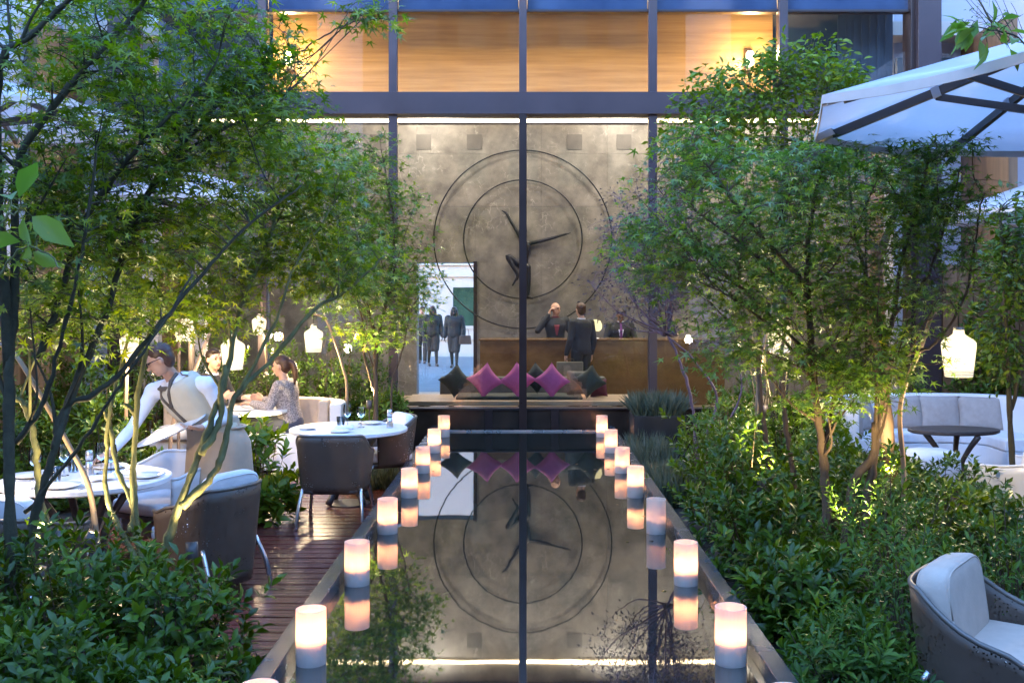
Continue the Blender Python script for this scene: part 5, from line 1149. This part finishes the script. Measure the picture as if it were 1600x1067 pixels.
tree('broad_leaf_plant', 'broad bright green leaves close to the camera at the left edge', [([(-80, 1440, 3.2), (-75, 1000, 3.2), (-60, 700, 3.2), (-40, 480, 3.2), (0, 350, 3.2), (25, 330, 3.2)], .008, .003), ([(-30, 460, 3.2), (40, 385, 3.2), (95, 420, 3.2)], .005, .002)], [(22, 330, 3.2, 14, 20, .03, 3), (60, 385, 3.2, 25, 15, .03, 2)], 'bark_green', 'pale_leaf', T_OV, .15, per=2, spread=.05, flat=1, up=.3, cat='plant')

# ------------------------------------------------------------------ shrubs, hedges, ground plants
def shrub(label, x, y, r, h, m, T=T_OV, size=.075, nw=230, k=8, z0=-.12, ry=None, name='shrub', elev=.45, dens=1.0, group=None, cat='shrub', shoots=0, stemm='bark_brown', bias=0.):
    t = thing(name, label, cat, (x, y, z0), 0, group); ry = ry or r; n = int(nw * dens)
    d = rdir(n, .35); d[:, 2] = np.abs(d[:, 2]); bump = 1 + .16 * np.sin(5 * d[:, 0] + x * 3) * np.cos(4 * d[:, 1] + y * 2) + .10 * RNG.normal(size=n)
    rad = (RNG.random(n) ** .28)[:, None] * bump[:, None]
    P = d * rad * np.array([r, ry, h * 1.0]); size = size * RNG.uniform(.88, 1.15); P[:, 2] = np.maximum(P[:, 2], .04)
    if shoots:
        idx = RNG.choice(n, shoots, replace=False); P[idx, 2] = np.maximum(P[idx, 2], h * .75) + RNG.uniform(.05, .22, shoots) * h
    ax = norm(d * np.array([.8, .8, .5]) + np.array([0, 0, .75]) + RNG.normal(size=(n, 3)) * .15)
    LP = []; LD = []; LN = []
    side = norm(np.cross(ax, RNG.normal(size=(n, 3)))); sd2 = np.cross(ax, side)
    for q in range(k):
        a = 2 * np.pi * (q * .382 + RNG.random(n) * .12); radial = side * np.cos(a)[:, None] + sd2 * np.sin(a)[:, None]
        e = elev + RNG.normal(size=n) * .22 + .5 * (q / k); ld = radial * np.cos(e)[:, None] + ax * np.sin(e)[:, None]
        LP.append(P + ax * (.012 * q - .03) + radial * .006); LD.append(ld); LN.append(ax * np.cos(e)[:, None] - radial * np.sin(e)[:, None] + RNG.normal(size=(n, 3)) * .12)
    LP, LD, LN = np.vstack(LP), np.vstack(LD), np.vstack(LN); m_ = len(LP); wt = np.tile(RNG.beta(2, 2.4, n), k) * .7 + RNG.random(m_) * .3 + bias
    leaves('foliage', LP, LD, LN, size * RNG.uniform(.7, 1.25, m_), T, M[m], t, wt)
    g = MB()
    for i in RNG.choice(n, min(n, 90), replace=False):
        p = Vector(P[i]); g.tube([Vector((p.x * .15, p.y * .15, 0)), Vector((p.x * .7, p.y * .7, p.z * .55)), p], [.006, .004, .002], 4, False)
    g.build('stems', M[stemm], t)['kind'] = 'stuff'; return t
# left foreground bed
for a in ((-1.62, 4.75, .40, .66, 'leafy evergreen shrub left of the pool, closest to the rim'), (-2.15, 4.95, .45, .76, 'leafy evergreen shrub in front of the dark tub chair'), (-2.72, 5.0, .45, .72, 'leafy evergreen shrub around the bent lantern pole foot'), (-1.50, 4.05, .32, .42, 'low evergreen shrub in the bottom left, next to the pool rim'),
          (-1.98, 4.15, .40, .55, 'evergreen shrub in the bottom left, second from the pool rim'), (-2.45, 4.2, .40, .55, 'evergreen shrub at the bottom left corner'), (-1.75, 3.6, .34, .36, 'evergreen shrub lowest at the bottom edge, left side')):
    shrub(a[4], a[0], a[1], a[2], a[3], 'shrub_leaf', T_OV, .070, 300, 8, shoots=20, group='evergreen shrubs of the left bed')
# right bed
RB = [(1.52, 4.75, .34, .42, 'azalea_leaf', 'low small-leaved shrub nearest the pool rim at the bottom right'), (2.02, 5.35, .48, .66, 'azalea_leaf', 'pale green azalea-like shrub left of the foreground armchair'), (1.55, 5.7, .38, .50, 'shrub_leaf', 'dark shrub by the right rim, level with the second candle'),
      (2.75, 5.75, .45, .62, 'azalea_leaf', 'bright shrub behind the foreground armchair cushion'), (2.35, 6.5, .55, .72, 'azalea_leaf', 'tufted shrub at the foot of the big right maple'), (1.62, 6.9, .44, .62, 'shrub_leaf', 'dark glossy shrub by the right rim, level with the third candle'),
      (3.2, 6.8, .55, .58, 'shrub_leaf', 'dark leafy shrub under the right parasol'), (1.72, 8.1, .50, .80, 'shrub_leaf', 'rounded shrub by the right rim, level with the fourth candle'), (2.55, 7.9, .58, .74, 'shrub_leaf', 'broad shrub between the maple and the thin trunks'),
      (3.35, 8.2, .60, .54, 'shrub_leaf', 'lamplit shrub in front of the curved sofa'), (1.85, 9.4, .52, .85, 'laurel_leaf', 'bright leafy shrub in front of the black planter'), (2.75, 9.3, .60, .74, 'laurel_leaf', 'green shrub around the slim trunks'),
      (3.5, 9.6, .45, .42, 'shrub_leaf', 'low shrub before the dark oval table'), (2.2, 10.7, .55, .80, 'laurel_leaf', 'leafy shrub under the purplish twigs'), (3.0, 10.9, .55, .85, 'laurel_leaf', 'green shrub left of the curved sofa'), (2.5, 11.9, .5, .95, 'laurel_leaf', 'shrub close to the glass wall, right side')]
for x, y, r, h, m_, lab in RB: shrub(lab, x, y, r, h, m_, T_NARROW if m_ == 'azalea_leaf' else T_OV, .062 if m_ == 'azalea_leaf' else .078, 230, 9 if m_ == 'azalea_leaf' else 8, shoots=10, group='shrubs of the right bed')
# left middle and back
shrub('bright leafy shrub just right of the waiter\'s apron', at(400, 0, 9.2).x, 9.2, .34, .88, 'laurel_leaf', T_OV, .11, 120, 9, z0=DECK, shoots=8, bias=.15)
for x, y, r, h, lab in ((-3.9, 9.6, .5, .95, 'dark shrub behind the waiter'), (-4.5, 9.4, .5, .9, 'dark shrub behind the near table'), (-5.2, 9.5, .6, 1.0, 'dark shrub at the left edge behind the near table'), (-4.3, 10.3, .5, 1.2, 'tall shrub behind the leftmost lantern'), (-5.4, 10.5, .6, 1.5, 'tall shrub at the far left edge')): shrub(lab, x, y, r, h, 'shrub_leaf', T_OV, .085, 240, 8, shoots=8)
for x, r, h, lab in ((-5.6, .55, 1.5, 'hedge shrub at the far left in front of the glass wall'), (-4.7, .55, 1.5, 'hedge shrub behind the seated man'), (-3.8, .55, 1.45, 'hedge shrub between the two guests'), (-2.95, .5, 1.4, 'hedge shrub behind the seated woman'), (-2.3, .45, 1.35, 'hedge shrub under the slender maple'), (-1.85, .35, 1.15, 'hedge shrub nearest the doorway')):
    shrub(lab, x, 12.85, r, h, 'shrub_leaf', T_SMALL, .062, 420, 8, ry=.38, group='hedge along the glass wall')
shrub('lamplit yellow-green shrub behind the wine glasses', at(580, 0, 11.9).x, 11.75, .32, .62, 'laurel_leaf', T_OV, .06, 160, 8, z0=DECK, bias=.2)
for px, d, r, h, lab in ((1335, 12.95, .55, 1.05, 'clipped round bush behind the left part of the curved sofa'), (1430, 13.0, .5, .95, 'clipped round bush behind the middle of the curved sofa'), (1560, 12.95, .65, 1.15, 'clipped round bush behind the right end of the curved sofa')):
    shrub(lab, at(px, 0, d).x, d, r, h, 'laurel_leaf', T_SMALL, .04, 800, 7, z0=DECK, ry=.36, name='clipped_bush', group='clipped bushes behind the sofa')
shrub('fern-like shrub in the left black planter', PL[0], PL[1], .30, .42, 'laurel_leaf', T_NARROW, .10, 90, 7, z0=DECK + .52)
shrub('tall glossy shrub against the garden wall, right of the lantern', 5.9, 13.05, .45, 2.0, 'shrub_leaf', T_OV, .08, 330, 8, z0=DECK, ry=.25)
def grass_clump(label, loc, rx, ry, h, n):
    t = thing('ornamental_grass', label, 'grass', loc); P = np.zeros((n, 3)); P[:, 0] = RNG.uniform(-rx, rx, n); P[:, 1] = RNG.uniform(-ry, ry, n)
    D = RNG.normal(size=(n, 3)) * .35; D[:, 2] = 1; D[:, 0] += P[:, 0] * 1.6
    leaves('blades', P, D, RNG.normal(size=(n, 3)), h * RNG.uniform(.5, 1.2, n), (T_BLADE[0] * np.array([6, 1, 1]) * np.array([.35, 1, 1]), T_BLADE[1]), M['grey_grass'], t)
grass_clump('grey-green wispy grass in the right black planter', (PR[0], PR[1], DECK + .59), .26, .22, .30, 1500)
grass_clump('grey wispy grass at the foot of the right black planter', (1.42, 11.6, -.1), .16, .55, .34, 1300)
grass_clump('wispy grass beside the right pool rim', (1.40, 9.9, -.1), .14, .6, .30, 900)
grass_clump('dark wispy grass left of the far pool end', (-1.45, 11.2, DECK), .15, .5, .25, 900)

# ------------------------------------------------------------------ fallen leaves on deck, soil and water
n = 170; P = np.zeros((n, 3)); P[:, 0] = RNG.uniform(-4.2, -1.25, n); P[:, 1] = RNG.uniform(3.6, 12.0, n); P[:, 2] = DECK + .004
n2 = 260; Q = np.zeros((n2, 3)); Q[:, 0] = RNG.uniform(1.25, 3.8, n2); Q[:, 1] = RNG.uniform(3.6, 11.5, n2); Q[:, 2] = -.075
n3 = 16; W_ = np.zeros((n3, 3)); W_[:, 0] = RNG.choice([-1, 1], n3) * RNG.uniform(.55, 1.03, n3); W_[:, 1] = RNG.uniform(4.2, 12.0, n3); W_[:, 2] = WZ + .003
P = np.vstack([P, Q, W_]); m_ = len(P); D = RNG.normal(size=(m_, 3)); D[:, 2] *= .05; N = RNG.normal(size=(m_, 3)) * .12; N[:, 2] = 1
leaf_mat('dry_leaf', [(.10, .05, .02), (.16, .09, .03), (.12, .13, .03)], .6, .2)
o = leaves('fallen_leaves', P, D, N, .035 * RNG.uniform(.6, 1.2, m_), T_MAPLE, M['dry_leaf']); tag(o, kind='stuff')
